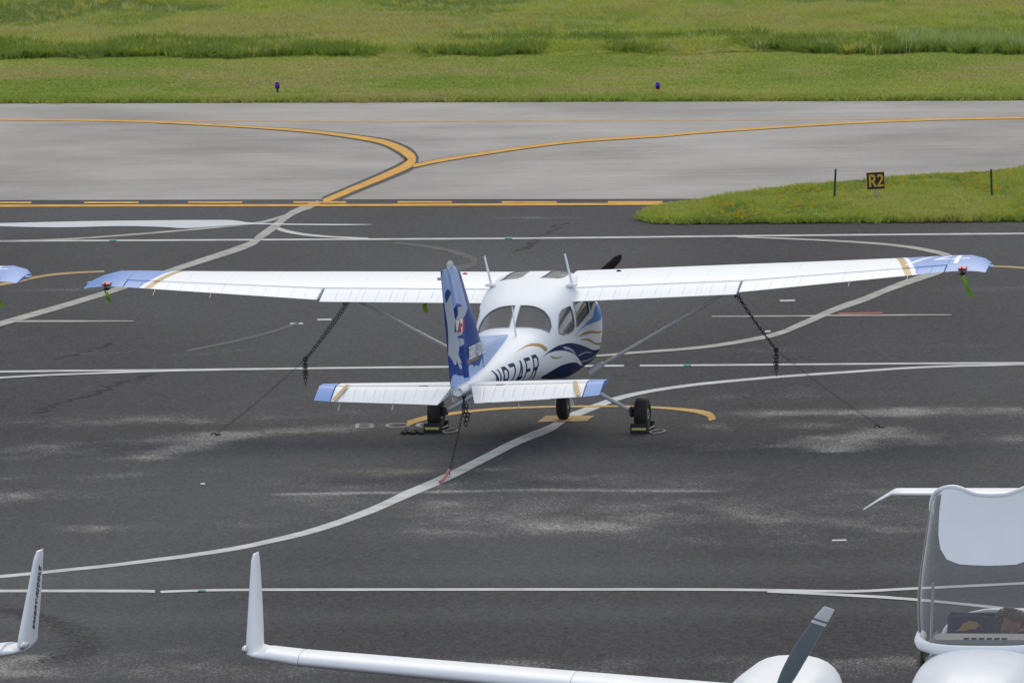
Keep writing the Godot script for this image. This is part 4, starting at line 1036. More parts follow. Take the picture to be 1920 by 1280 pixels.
func make_highwing() -> Node3D:
	var root := thing("light_airplane", "white and blue high-wing light airplane chained down on the apron, tail to the viewer", "airplane", Vector3.ZERO, deg_to_rad(-10.2), "high-wing airplanes tied down on the apron")
	var B := Transform3D(Basis(Vector3.BACK, deg_to_rad(1.0)), Vector3.ZERO)
	var put := func(called: String, b: Builder, m: Material, par: Node = root) -> MeshInstance3D:
		var o := part(called, b, m, par)
		if par == root: o.transform = B
		return o
	var white := gloss(Color.WHITE)
	white.albedo_texture = noise_tex(0.012, 101, Color(0.88, 0.89, 0.905), PAINT.white, 512, 5)
	white.uv1_triplanar = true; white.uv1_scale = Vector3(0.45, 0.45, 0.45)
	M["white"] = white
	var body_uv := func(p: Vector3, right: bool) -> Vector2:
		var v := clampf(1.0 - (p.y - 0.6) / 1.35, 0.004, 0.996)
		return Vector2((p.z + 2.1) / 7.4, v * 0.5 + (0.0 if right else 0.5))
	# openings
	var holes := []
	var side_wins := [
		[Vector2(1.33, 1.29), Vector2(1.30, 1.35), Vector2(1.13, 1.49), Vector2(1.0, 1.54), Vector2(0.72, 1.565), Vector2(0.70, 1.31), Vector2(0.78, 1.275), Vector2(0.97, 1.25), Vector2(1.2, 1.255)],
		[Vector2(0.62, 1.30), Vector2(0.60, 1.57), Vector2(-0.06, 1.56), Vector2(-0.10, 1.42), Vector2(0.3, 1.355)],
		[Vector2(-0.20, 1.44), Vector2(-0.17, 1.56), Vector2(-0.58, 1.55), Vector2(-0.62, 1.50)]]
	for s in [1.0, -1.0]:
		for w in side_wins:
			var p := PackedVector2Array()
			for q in w: p.append(by_y(BODY, q.x, q.y, s))
			holes.append(p)
		var rw := PackedVector2Array()
		for q in [Vector2(0.035, 1.645), Vector2(0.035, 1.195), Vector2(0.12, 1.195), Vector2(0.22, 1.21), Vector2(0.33, 1.255), Vector2(0.405, 1.325), Vector2(0.44, 1.42), Vector2(0.43, 1.535), Vector2(0.30, 1.60), Vector2(0.15, 1.635)]: rw.append(by_x(BODY, q.y, q.x * s))
		holes.append(rw)
	var ws := PackedVector2Array()
	for q in [Vector2(0.55, -0.90), Vector2(0.50, -0.52), Vector2(0.25, -0.47), Vector2(-0.25, -0.47), Vector2(-0.50, -0.52), Vector2(-0.55, -0.90), Vector2(-0.3, -0.95), Vector2(0.3, -0.95)]: ws.append(by_x(BODY, q.y, q.x))
	holes.append(ws)
	for d in [-0.14, 0.36]:
		var sk := PackedVector2Array()
		for q in [Vector2(-0.26, 0.13), Vector2(-0.24, 0.0), Vector2(-0.19, -0.33), Vector2(-0.15, -0.38), Vector2(0.03, -0.38), Vector2(0.04, -0.32), Vector2(-0.01, 0.05), Vector2(-0.05, 0.14)]: sk.append(by_x(BODY, q.y, q.x + d))
		holes.append(sk)
	var fus: MeshInstance3D = put.call("fuselage", body_skin(BODY, 0.07, 72, holes, body_uv), flank_paint(true))
	var no_uv := func(_p: Vector3, _r: bool) -> Vector2: return Vector2.ZERO
	var names := ["side_window", "door_window", "front_window", "rear_window"]
	for h in holes.size():
		var called: String = names[h % 4] if h < 8 else ("windshield" if h == 8 else "skylight")
		var pane := part(called, body_skin(BODY, 0.07, 72, [holes[h]], no_uv, true, 0.006), M.glass if called != "skylight" else M.pale_glass, fus)
		part("window_seal", outline_tube(BODY, holes[h], 0.007), M.seal, pane)
	# cabin inside
	part("cabin_floor", box(Vector3(0, 0.79, -0.05), Vector3(0.90, 0.04, 1.8)), M.dark_cloth, fus)
	part("bulkhead", box(Vector3(0, 0.98, 1.70), Vector3(0.66, 0.50, 0.03)), M.tan_cloth, fus)
	part("instrument_panel", box(Vector3(0, 1.30, -0.78), Vector3(1.12, 0.42, 0.14), Basis.IDENTITY, 0.03), M.black, fus)
	for s in [-1.0, 1.0]:
		airliner_seat(fus, Vector3(0.27 * s, 0.86, -0.10), 0.46, M.grey_cloth)
	airliner_seat(fus, Vector3(0, 0.74, 0.62), 0.96, M.grey_cloth)
	# nose
	var hub := Vector3(0, 1.30, -2.12)
	var spin: MeshInstance3D = put.call("propeller", lathe([[0.0, 0.19], [0.06, 0.185], [0.16, 0.15], [0.26, 0.09], [0.31, 0.03], [0.315, 0.002]], hub, Vector3.FORWARD, 24), white)
	for s in [1.0, -1.0]:
		var dir: Vector3 = Vector3(0.73, 0.68, 0.0).normalized() * s
		part("blade", blade(hub + Vector3(0, 0, -0.06), dir, 0.97, 0.15), M.black, spin)
	# wings
	for side in [-1.0, 1.0]:
		var wm := gloss(Color.WHITE, wing_picture(side))
		var w: MeshInstance3D = put.call("wing", lift(spans(WING, side, 0.40, 5.03), 0.0, 0.742, 16), wm)
		part("flap", lift(spans(WING, side, 0.53, 2.545, 0.155, {"hinge": 0.75, "droop": 0.06}), 0.747, 1.0, 5), wm, w)
		part("aileron", lift(spans(WING, side, 2.58, 5.02, 0.165), 0.748, 1.0, 5), wm, w)
		part("wing_tip", lift(spans(WING, side, 5.034, 5.52), 0.0, 1.0, 20), wm, w)
		part("navigation_light", lathe([[0.0, 0.02], [0.05, 0.022], [0.08, 0.01]], Vector3(side * 5.50, 1.885, -0.12), Vector3(side, 0, 0.1), 10), M.clear_lamp, w)
		for x in [1.6, 3.9, 4.6]:
			part("static_wick", tube([Vector3(side * x, lerpf(1.64, 1.86, (x - 1.6) / 3.4), 0.44), Vector3(side * x, lerpf(1.59, 1.80, (x - 1.6) / 3.4), 0.58)], 0.004, 5), M.cream, w)
		part("fuel_cap", lathe([[0.0, 0.035], [0.02, 0.03], [0.03, 0.01]], Vector3(side * 0.95, 1.872, -0.52), Vector3.UP, 12), M.red_plastic if side < 0 else M.black, w)
		var top := Vector3(side * 2.36, 1.655, -0.32)
		var foot := Vector3(side * 0.60, 0.69, -0.42)
		var st: MeshInstance3D = put.call("wing_strut", tube([foot, top], 0.052, 14, true, 0.42, Vector3.UP), gloss(Color(0.90, 0.91, 0.93)))
		part("strut_fairing", tube([foot + Vector3(side * -0.03, -0.015, 0), foot + Vector3(side * 0.14, 0.077, 0)], [0.085, 0.056], 12, true, 0.6, Vector3.UP), white, st)
		part("tie_ring", chain([top + Vector3(side * 0.05, -0.02, 0.08), top + Vector3(side * 0.05, -0.08, 0.08)], 0.05, 0.006), M.chain, st)
	# roof antennas
	for q in [[Vector3(-0.48, 1.82, 0.30), Vector3(-0.565, 2.15, 0.22)], [Vector3(0.51, 1.80, 0.30), Vector3(0.42, 2.16, 0.22)]]:
		var an: MeshInstance3D = put.call("roof_antenna", tube([q[0] - Vector3(0, 0.06, 0), q[0], q[1]], [0.020, 0.016, 0.011], 8), white)
		part("antenna_foot", box(q[0] + Vector3(0, -0.015, 0), Vector3(0.12, 0.035, 0.2), Basis.IDENTITY, 0.012), white, an)
	put.call("whip_antenna", tube([Vector3(0.10, 1.29, 1.92), Vector3(0.04, 1.66, 1.80)], [0.013, 0.006], 7), white)
	# tail
	var finm := gloss(Color.WHITE, fin_picture())
	var hinge := func(y: float) -> float: return 4.80 + (y - 0.99) * 0.62
	var rings: Array[PackedVector3Array] = []
	var uvs := []
	for k in 15:
		var y := lerpf(0.98, 2.40, k / 14.0)
		var le := lerpf(3.36, 5.02, (y - 1.1) / 1.30) if y < 2.34 else 5.02 + (y - 2.34) * 3.4
		var he: float = hinge.call(y) - 0.012
		var th := lerpf(0.055, 0.030, k / 14.0) * (1.0 if k < 14 else 0.4)
		var ring := PackedVector3Array()
		var u := PackedVector2Array()
		for j in 20:
			var a := TAU * j / 20.0
			var f := 0.5 - 0.5 * cos(a)
			var t := th * (pow(sin(PI * pow(f, 0.6)), 0.8) if f < 0.9 else 0.55 * (1.0 - f) / 0.1 + 0.25) * (1.0 if a < PI else -1.0)
			var p := Vector3(t, y, lerpf(le, he, f))
			ring.append(p); u.append(Vector2((p.z - 3.2) / 2.8, 1.0 - (p.y - 0.8) / 1.7))
		rings.append(ring); uvs.append(u)
	var fin: MeshInstance3D = put.call("fin", skin(rings, true, uvs), finm)
	rings = []; uvs = []
	var swing := deg_to_rad(9.0)
	for k in 15:
		var y := lerpf(0.83, 2.385, k / 14.0)
		var hz: float = hinge.call(y) + 0.012
		var te := lerpf(5.22, 5.87, (y - 0.85) / 1.5)
		var ring := PackedVector3Array()
		var u := PackedVector2Array()
		for j in 16:
			var a := TAU * j / 16.0
			var f := 0.5 - 0.5 * cos(a)
			var t := 0.028 * lerpf(1.0, 0.7, k / 14.0) * sqrt(maxf(0.0, 1.0 - pow(f, 1.4))) * (0.35 + 0.65 * minf(1.0, f * 8.0)) * (1.0 if a < PI else -1.0)
			if k == 14: t *= 0.4
			var d := (te - hz) * f
			ring.append(Vector3(t - d * sin(swing), y, hz + d * cos(swing)))
			u.append(Vector2((hz + d - 3.2) / 2.8, 1.0 - (y - 0.8) / 1.7))
		rings.append(ring); uvs.append(u)
	var rudder: MeshInstance3D = put.call("rudder", skin(rings, true, uvs), finm)
	part("tail_light", lathe([[0.0, 0.022], [0.04, 0.022], [0.06, 0.008]], Vector3(-0.045, 2.30, 5.86), Vector3(-0.15, 0, 1), 10), M.clear_lamp, rudder)
	part("beacon", lathe([[0.0, 0.035], [0.02, 0.038], [0.06, 0.034], [0.085, 0.012]], Vector3(0, 2.385, 5.45), Vector3.UP, 14), M.clear_lamp, fin)
	var ds: Array[PackedVector3Array] = []
	for k in 9:
		var f := k / 8.0
		var z := lerpf(1.93, 3.86, f)
		var top_y := lerpf(1.335, 1.475, f)
		var base_y: float = station(BODY, z)[0] - 0.05
		var w := 0.004 + 0.045 * f
		ds.append(PackedVector3Array([Vector3(-w - 0.02, base_y, z), Vector3(-w, lerpf(base_y, top_y, 0.6), z), Vector3(0, top_y, z), Vector3(w, lerpf(base_y, top_y, 0.6), z), Vector3(w + 0.02, base_y, z)]))
	part("dorsal_fin", skin(ds, true), gloss(PAINT.light), fin)
	# lettering on the fin
	var font := SystemFont.new()
	font.font_names = PackedStringArray(["Droid Sans"]); font.font_weight = 700
	for s in [1.0, -1.0]:
		var t := TextMesh.new()
		t.font = font; t.text = "EMBRY-RIDDLE"; t.font_size = 40; t.pixel_size = 0.0025; t.depth = 0.003
		var o := MeshInstance3D.new()
		o.name = "lettering"
		o.mesh = t; o.material_override = white
		fin.add_child(o, true)
		var size := t.get_aabb().size
		o.transform = Transform3D(Basis(Vector3(0, 0, -s), Vector3.UP, Vector3(s, 0, 0)) * Basis.from_scale(Vector3(1.02 / size.x, 0.12 / (size.y * 0.8), 1)), Vector3(s * 0.054, 1.345, 4.22))
	# stabiliser and drooping elevators
	for side in [-1.0, 1.0]:
		var sb: MeshInstance3D = put.call("stabilizer", lift(spans(TAIL, side, 0.03, 1.46, 0.0, {"camber": 0.0}), 0.0, 0.50, 10), white)
		var droop := {"hinge": 0.5, "droop": 0.30 if side < 0 else 0.27, "camber": 0.0}
		var secs := spans(TAIL, side, 0.16, 1.46, 0.115, droop)
		var eb := Builder.new()
		var er: Array[PackedVector3Array] = []
		var eu := []
		for q in secs:
			var r := foil_ring(q, 0.512, 1.0, 5, q.get("groove", 0.0))
			var pts: PackedVector3Array = r[0]
			# inner end slants away from the rudder
			for i in pts.size():
				var f := clampf((pts[i].z - 4.93) / 0.5, 0.0, 1.0)
				var inner := clampf((0.40 - absf(q.x)) / 0.24, 0.0, 1.0)
				pts[i].x += side * 0.13 * f * inner * (1.0 if side > 0 else 0.9) - side * 0.06 * inner
			er.append(pts); eu.append(r[1])
		eb = skin(er, true, eu, true, true)
		var el := part("elevator", eb, white, sb)
		part("elevator_tip", lift(spans(TAIL, side, 1.475, 1.66, 0.0, droop), 0.0, 1.0, 14), gloss(PAINT.blue), el)
		for z in [0.72, 1.35]:
			part("static_wick", tube([Vector3(side * z, 0.865, 5.33), Vector3(side * (z + 0.02), 0.77, 5.42)], 0.006, 5), M.cream, el)
		for x in [0.45, 0.95]:
			part("hinge_cover", box(Vector3(side * x, 1.0, 4.95), Vector3(0.10, 0.012, 0.03)), M.black, sb)
		# gold trim ahead of the blue tip
		var gold := Builder.new()
		for k in 8:
			var f0 := k / 8.0
			var f1 := (k + 1) / 8.0
			var P := func(f: float, dx: float) -> Vector3:
				var s := mix_sec(TAIL, 1.40 - 0.10 * (1.0 - f) + dx, side)
				var hz: float = s.le + s.c * 0.5
				var d: float = s.c * 0.5 * f
				return Vector3(s.x, s.te_y + 0.01 + s.c * 0.5 * 0.02 - sin(droop.droop) * d + lerpf(0.034, 0.005, f), hz + cos(droop.droop) * d + 0.01)
			gold.quad(P.call(f0, 0.0), P.call(f1, 0.0), P.call(f1, 0.05), P.call(f0, 0.05))
		part("gold_stripe", gold.face(Vector3.UP), gloss(PAINT.gold), el)
	part("trim_tab", lift(spans(TAIL, 1.0, 0.42, 1.10, 0.115, {"hinge": 0.5, "droop": 0.27, "camber": 0.0}), 0.90, 1.012, 3), white, root.get_node("stabilizer")).transform = Transform3D.IDENTITY
	put.call("tail_ring", chain([Vector3(0.03, 0.90, 5.02), Vector3(0.03, 0.80, 5.04)], 0.06, 0.008), M.chain)
	# undercarriage stands square on the ground
	for side in [-1.0, 1.0]:
		var lg := part("main_gear", tube([Vector3(side * 0.30, 0.66, 0.02), Vector3(side * 0.52, 0.585, 0.01), Vector3(side * 0.85, 0.40, 0.0), Vector3(side * 1.17, 0.225, 0.0)], [0.045, 0.042, 0.036, 0.030], 12, true, 0.7, Vector3.UP), gloss(Color(0.74, 0.77, 0.80)), root)
		part("axle", tube([Vector3(side * 1.12, 0.215, 0), Vector3(side * 1.30, 0.215, 0)], 0.024, 10), M.black, lg)
		part("brake", box(Vector3(side * 1.155, 0.25, 0.08), Vector3(0.06, 0.13, 0.10), Basis.IDENTITY, 0.02), M.black, lg)
		wheel(lg, "tyre", Vector3(side * 1.268, 0.213, 0), 0.213, 0.165)
	var ng := part("nose_gear", tube([Vector3(0.04, 0.95, -1.36), Vector3(0.04, 0.42, -1.47)], [0.045, 0.035], 10), M.steel, root)
	for s in [-1.0, 1.0]:
		part("fork", tube([Vector3(0.04, 0.44, -1.46), Vector3(0.04 + s * 0.085, 0.36, -1.49), Vector3(0.04 + s * 0.085, 0.18, -1.5)], 0.018, 8), white, ng)
	wheel(ng, "tyre", Vector3(0.04, 0.185, -1.5), 0.185, 0.14)
	return root

func blade(hub: Vector3, dir: Vector3, length: float, chord: float, sweep := 0.0, twist0 := 1.0, twist1 := 0.35, axis := Vector3.FORWARD) -> Builder:
	var rings: Array[PackedVector3Array] = []
	var n := 14
	var side := axis.cross(dir).normalized()
	for k in n + 1:
		var f := float(k) / n
		var c := chord * (0.45 + 0.55 * smoothstep(0.0, 0.4, f)) * (1.0 - 0.35 * smoothstep(0.55, 1.0, f))
		if f > 0.93: c *= sqrt(maxf(0.12, 1.0 - pow((f - 0.93) / 0.07, 2.0)))
		var tw := lerpf(twist0, twist1, f)
		var d1 := side * cos(tw) + axis * sin(tw)
		var d2 := axis * cos(tw) - side * sin(tw)
		var o := hub + dir * length * f + side * sweep * f * f
		var ring := PackedVector3Array()
		for j in 12:
			var a := TAU * j / 12.0
			ring.append(o + d1 * cos(a) * c * 0.5 + d2 * sin(a) * c * lerpf(0.12, 0.05, f))
		rings.append(ring)
	return skin(rings, true)

# ------------------------------------------------------------------ twin with the raised canopy
const TWIN := [[-2.35, 1.02, 0.90, 0.08, 2.0], [-2.2, 1.15, 0.80, 0.28, 2.1], [-1.8, 1.31, 0.70, 0.44, 2.2], [-1.3, 1.405, 0.62, 0.52, 2.3], [-0.8, 1.43, 0.58, 0.55, 2.5], [-0.3, 1.41, 0.55, 0.57, 2.8], [0.4, 1.38, 0.52, 0.58, 3.0], [1.0, 1.40, 0.52, 0.57, 3.0], [1.25, 1.53, 0.54, 0.55, 2.6], [1.9, 1.46, 0.60, 0.45, 2.4], [2.8, 1.36, 0.74, 0.29, 2.2], [4.2, 1.22, 0.90, 0.16, 2.0], [5.6, 1.18, 1.00, 0.09, 2.0]]
const TWIN_WING := [[0.45, -0.35, 1.30, 0.80, 0.03, 0.15], [2.2, -0.28, 1.15, 0.94, 0.03, 0.15], [5.52, -0.16, 0.80, 1.235, 0.02, 0.145], [5.78, -0.12, 0.74, 1.27, 0.02, 0.135]]

func canopy_point(a: float, t: float, grow := 0.0) -> Vector3:
	# centreline of the raised canopy, from its front ring up to the rear edge
	var line := [Vector2(-0.36, 1.395), Vector2(-0.18, 1.70), Vector2(0.05, 2.02), Vector2(0.27, 2.31), Vector2(0.46, 2.62)]
	var f := clampf(t, 0.0, 0.9999) * 4.0
	var i := int(f)
	var p: Vector2 = line[i].cubic_interpolate(line[i + 1], line[maxi(i - 1, 0)], line[mini(i + 2, 4)], f - i)
	var tg: Vector2 = (line[i + 1] - line[i]).normalized()
	var inn := Vector2(1.0, 0.15).lerp(Vector2(tg.y, -tg.x), smoothstep(0.0, 0.7, t)).normalized()
	var hw := lerpf(0.535, 0.50, t) + 0.05 * sin(PI * clampf(t, 0.0, 1.0)) + grow
	var dep := lerpf(0.46, 0.40, t)
	var s := sin(a)
	var x := hw * signf(cos(a)) * pow(absf(cos(a)), 0.62)
	var q := p + inn * (dep * (1.0 - pow(maxf(s, 0.0), 0.62)) - grow)
	# the front ring dips towards the nose, the rear edge is cut back in the middle
	return Vector3(x, q.y, q.x)

func canopy_patch(polys: Array, hole: bool, grow := 0.0) -> Builder:
	var b := Builder.new()
	for i in 28:
		for k in 40:
			var cell := PackedVector2Array([Vector2(PI * k / 40.0, i / 28.0), Vector2(PI * (k + 1) / 40.0, i / 28.0), Vector2(PI * (k + 1) / 40.0, (i + 1) / 28.0), Vector2(PI * k / 40.0, (i + 1) / 28.0)])
			var res: Array = [cell]
			for h in polys:
				var nxt: Array = []
				for p in res: nxt.append_array(Geometry2D.clip_polygons(p, h) if hole else Geometry2D.intersect_polygons(p, h))
				res = nxt
			for p in res:
				var idx := Geometry2D.triangulate_polygon(p)
				for t in range(0, idx.size(), 3):
					var q: Array[Vector3] = []
					for m in 3: q.append(canopy_point(p[idx[t + m]].x, p[idx[t + m]].y, grow))
					b.tri(q[0], q[1], q[2])
	return b.face(Vector3(0, 0.5, -1))

func make_twin() -> Node3D:
	var root := thing("twin_airplane", "white twin-engine airplane with its canopy raised and a pilot aboard", "airplane", Vector3(3.40, 0, 33.2), deg_to_rad(171.0), "white twin airplanes with winglets")
	var white: Material = M.white
	var no_uv := func(_p: Vector3, _r: bool) -> Vector2: return Vector2.ZERO
	var hole := PackedVector2Array()
	for q in [Vector2(0.47, -0.18), Vector2(0.505, 0.3), Vector2(0.50, 1.0), Vector2(0.43, 1.23), Vector2(-0.43, 1.23), Vector2(-0.50, 1.0), Vector2(-0.505, 0.3), Vector2(-0.47, -0.18), Vector2(-0.25, -0.30), Vector2(0.25, -0.30)]: hole.append(by_x(TWIN, q.y, q.x))
	var fus := part("fuselage", body_skin(TWIN, 0.07, 64, [hole], no_uv), white, root)
	part("cockpit_coaming", outline_tube(TWIN, hole, 0.022), white, fus)
	# cockpit tub
	part("cockpit_floor", box(Vector3(0, 0.66, 0.45), Vector3(0.94, 0.03, 1.7)), M.dark_cloth, fus)
	part("rear_bulkhead", box(Vector3(0, 1.08, 1.28), Vector3(0.90, 0.80, 0.03)), M.dark_cloth, fus)
	part("front_bulkhead", box(Vector3(0, 1.02, -0.32), Vector3(0.76, 0.60, 0.03)), M.black, fus)
	for s in [-1.0, 1.0]:
		part("side_lining", box(Vector3(s * 0.515, 1.04, 0.42), Vector3(0.02, 0.66, 1.5)), M.dark_cloth, fus)
	var gs := part("glareshield", box(Vector3(0, 1.45, -0.11), Vector3(0.86, 0.06, 0.26), Basis(Vector3.RIGHT, -0.12), 0.025), M.pale_plastic, fus)
	for k in 6: part("vent", box(Vector3(-0.15 + k * 0.06, 1.477, -0.19), Vector3(0.042, 0.012, 0.03)), M.black, gs)
	part("panel", box(Vector3(0, 1.25, -0.08), Vector3(0.86, 0.36, 0.10), Basis.IDENTITY, 0.02), M.black, gs)
	for s in [-1.0, 1.0]:
		var c := Vector3(s * 0.245, 0.70, 0.50)
		var seat := part("seat", box(c + Vector3(0, 0.05, 0), Vector3(0.44, 0.12, 0.46), Basis.IDENTITY, 0.04), M.purple_cloth, fus)
		part("seat_back", box(c + Vector3(0, 0.36, 0.30), Vector3(0.42, 0.60, 0.11), Basis(Vector3.RIGHT, 0.16), 0.04), M.purple_cloth, seat)
		part("headrest", box(c + Vector3(0, 0.735, 0.355), Vector3(0.32, 0.24, 0.09), Basis(Vector3.RIGHT, 0.16), 0.035), M.purple_cloth, seat)
		# stitched gold bird emblem on the headrest
		var em := PackedVector2Array()
		for q in [Vector2(-0.11, -0.035), Vector2(-0.07, -0.005), Vector2(-0.05, 0.03), Vector2(0.0, 0.05), Vector2(0.06, 0.04), Vector2(0.10, 0.0), Vector2(0.075, 0.01), Vector2(0.05, -0.02), Vector2(0.01, -0.015), Vector2(-0.03, -0.03)]: em.append(q)
		part("emblem", prism(em, Transform3D(Basis(Vector3(-1, 0, 0), Basis(Vector3.RIGHT, 0.16) * Vector3.UP, Basis(Vector3.RIGHT, 0.16) * Vector3.FORWARD), c + Vector3(-0.02, 0.745, 0.305)), 0.004), M.gold_thread, seat)
	# raised canopy
	var roof := PackedVector2Array()
	for q in [Vector2(0.80, 1.2), Vector2(0.84, 0.85), Vector2(0.90, 0.72), Vector2(1.0, 0.62), Vector2(1.15, 0.545), Vector2(1.35, 0.51), Vector2(PI / 2, 0.50)]: roof.append(q)
	for k in range(5, -1, -1): roof.append(Vector2(PI - roof[k].x, roof[k].y))
	# scalloped rear edge
	var cut := PackedVector2Array()
	for k in 25:
		var a := PI * k / 24.0
		cut.append(Vector2(a, 1.0 - 0.085 * exp(-pow((a - PI / 2) / 0.33, 2.0)) - 0.06 * (1.0 - smoothstep(0.0, 0.5, minf(a, PI - a)))))
	cut.append(Vector2(PI, 1.5)); cut.append(Vector2(0, 1.5))
	var roofs := Geometry2D.clip_polygons(roof, cut)
	var can := part("canopy", canopy_patch([roof, cut], true), M.canopy_glass, root)
	part("canopy_roof", canopy_patch([roofs[0]], false, 0.006), white, can)
	var rim := []
	var ring := []
	for k in 41:
		var a := PI * k / 40.0
		ring.append(canopy_point(a, 0.0) + Vector3(0, 0.0, 0))
		rim.append(canopy_point(a, 1.0 - 0.085 * exp(-pow((a - PI / 2) / 0.33, 2.0)) - 0.06 * (1.0 - smoothstep(0.0, 0.5, minf(a, PI - a)))))
	part("canopy_ring", tube(ring, 0.045, 8, true), white, can)
	part("canopy_rim", tube(rim, 0.020, 6, true), white, can)
	for s in [0.06, PI - 0.06]:
		var edge := []
		for k in 13: edge.append(canopy_point(s, k / 12.0 * 0.93))
		part("canopy_side_frame", tube(edge, 0.014, 6, true), M.seal, can)
	for s in [-1.0, 1.0]:
		part("gas_strut", tube([Vector3(s * 0.47, 1.40, 0.20), Vector3(s * 0.47, 1.85, 0.40)], 0.012, 6), M.steel, can)
	# wings with winglets, engines
	for side in [1.0, -1.0]:
		var w := part("wing", lift(spans(TWIN_WING, side, 0.45, 5.78, 0.0), 0.0, 1.0, 18), white, root)
		var rings: Array[PackedVector3Array] = []
		for k in 25:
			var f := pow(k / 24.0, 1.5)
			# bends up out of the wing, then rises nearly straight, swept back
			var x := 5.765 + 0.15 * smoothstep(0.0, 0.07, f) + 0.05 * f
			var y := 1.28 + (0.06 * smoothstep(0.0, 0.16, f)) + 0.765 * maxf(0.0, f - 0.08)
			var c := lerpf(0.74, 0.68, minf(f / 0.12, 1.0)) if f < 0.12 else lerpf(0.68, 0.30, pow((f - 0.12) / 0.88, 1.2))
			if k == 24: c *= 0.75
			var le := lerpf(-0.12, 0.42, f) + (0.05 if k == 24 else 0.0)
			var tilt := (PI / 2 - 0.06) * smoothstep(0.0, 0.08, f)
			var r := PackedVector3Array()
			for j in 20:
				var a := TAU * j / 20.0
				var ff := 0.5 - 0.5 * cos(a)
				var o := foil(ff, 0.11, 0.0)
				var th := o.x * c * (1.0 if a < PI else -1.0)
				if tilt < 0.4: th *= 1.0
				r.append(Vector3(side * (x - sin(tilt) * th), y + cos(tilt) * th, le + c * ff))
			rings.append(r)
		for x in [3.3, 5.5]:
			var loop := Array(foil_ring(mix_sec(TWIN_WING, x, side), 0.0, 1.0, 18)[0])
			part("panel_seam", tube(loop, 0.0022, 4, false), M.seal, w)
		var wl := part("winglet", skin(rings, true), white, w)
		part("navigation_light", lathe([[-0.10, 0.012], [-0.06, 0.03], [0.06, 0.03], [0.11, 0.008]], Vector3(side * 5.945, 1.34, 0.0), Vector3.FORWARD, 10), M.clear_lamp, w)
		var font := SystemFont.new()
		font.font_names = PackedStringArray(["Droid Sans"]); font.font_weight = 700
		var t := TextMesh.new()
		t.font = font; t.text = "EMBRY-RIDDLE"; t.font_size = 40; t.pixel_size = 0.0025; t.depth = 0.003
		var o := MeshInstance3D.new()
		o.name = "lettering"
		o.mesh = t; o.material_override = M.navy
		wl.add_child(o, true)
		var size := t.get_aabb().size
		# reads upwards along the outer face
		var up := Vector3(side * 0.05, 1.0, 0.40).normalized()
		var outn: Vector3 = (Vector3(side, 0, 0) - up * up.x * side).normalized()
		o.transform = Transform3D(Basis(up, outn.cross(up), outn) * Basis.from_scale(Vector3(0.52 / size.x, 0.085 / size.y, 1)), Vector3(side * 5.972, 1.68, 0.40))
		# engine nacelle
		var c := Vector3(side * 1.57, 0.97, 0)
		var nr: Array[PackedVector3Array] = []
		for q in [[-1.22, 0.20, 0.18, 0.0], [-1.18, 0.34, 0.23, 0.0], [-1.05, 0.43, 0.25, 0.0], [-0.8, 0.47, 0.27, 0.0], [-0.4, 0.47, 0.27, 0.0], [0.2, 0.40, 0.32, 0.0], [0.9, 0.26, 0.22, -0.02], [1.5, 0.08, 0.08, -0.02]]:
			var r := PackedVector3Array()
			for j in 28:
				var a := TAU * j / 28.0
				var bump := 0.0
				if sin(a) > 0.0 and q[0] < 0.0: bump = 0.035 * exp(-pow((absf(cos(a)) - 0.55) / 0.22, 2.0))
				r.append(c + Vector3(q[1] * signf(cos(a)) * pow(absf(cos(a)), 0.8), q[3] + (q[2] + bump) * signf(sin(a)) * pow(absf(sin(a)), 0.8), q[0]))
			nr.append(r)
		var nac := part("nacelle", skin(nr, true), white, w)
		for s in [-1.0, 1.0]:
			part("air_intake", lathe([[0.0, 0.075], [0.01, 0.08], [0.05, 0.06]], c + Vector3(s * 0.26, 0.03, -1.205), Vector3.FORWARD, 14), M.black, nac)
		var hub := c + Vector3(0, 0.05, -1.26)
		var sp := part("propeller", lathe([[-0.05, 0.16], [0.04, 0.16], [0.14, 0.13], [0.24, 0.07], [0.29, 0.01]], hub, Vector3.FORWARD, 22), white, nac)
		for k in 3:
			# one blade stands up, leaning towards the fuselage
			var ang: float = PI / 2 + side * (0.40 + TAU * k / 3.0)
			var dir := Vector3(cos(ang), sin(ang), 0)
			var bl := part("blade", blade(hub, dir, 0.93, 0.17, -0.11 * side, 0.95, 0.5), M.slate, sp)
			part("blade_tip", blade_band(hub, dir, 0.93, 0.17, -0.11 * side, 0.95, 0.5, 0.885, 1.0), white, bl)
			part("tip_stripe", blade_band(hub, dir, 0.93, 0.17, -0.11 * side, 0.95, 0.5, 0.84, 0.862), white, bl)
	# tail
	var fr: Array[PackedVector3Array] = []
	for k in 8:
		var y := lerpf(1.10, 2.0, k / 7.0)
		var le := lerpf(4.75, 5.45, k / 7.0)
		var te := lerpf(5.75, 6.05, k / 7.0)
		var r := PackedVector3Array()
		for j in 16:
			var a := TAU * j / 16.0
			var ff := 0.5 - 0.5 * cos(a)
			r.append(Vector3(foil(ff, 0.10, 0.0).x * (te - le) * (1.0 if a < PI else -1.0), y, lerpf(le, te, ff)))
		fr.append(r)
	part("fin", skin(fr, true), white, root)
	var tr: Array[PackedVector3Array] = []
	for k in 25:
		var x := lerpf(-1.62, 1.62, k / 24.0)
		var e := absf(x)
		var drop := 0.16 * smoothstep(1.36, 1.62, e)
		var c := 0.62 - 0.10 * e / 1.6 - 0.34 * smoothstep(1.34, 1.62, e)
		var le := 5.42 + 0.05 * e + 0.20 * smoothstep(1.34, 1.62, e)
		var r := PackedVector3Array()
		for j in 16:
			var a := TAU * j / 16.0
			var ff := 0.5 - 0.5 * cos(a)
			r.append(Vector3(x, 2.02 - drop + foil(ff, 0.09, 0.0).x * c * (1.0 if a < PI else -1.0), le + c * ff))
		tr.append(r)
	part("tailplane", skin(tr, true), white, root)
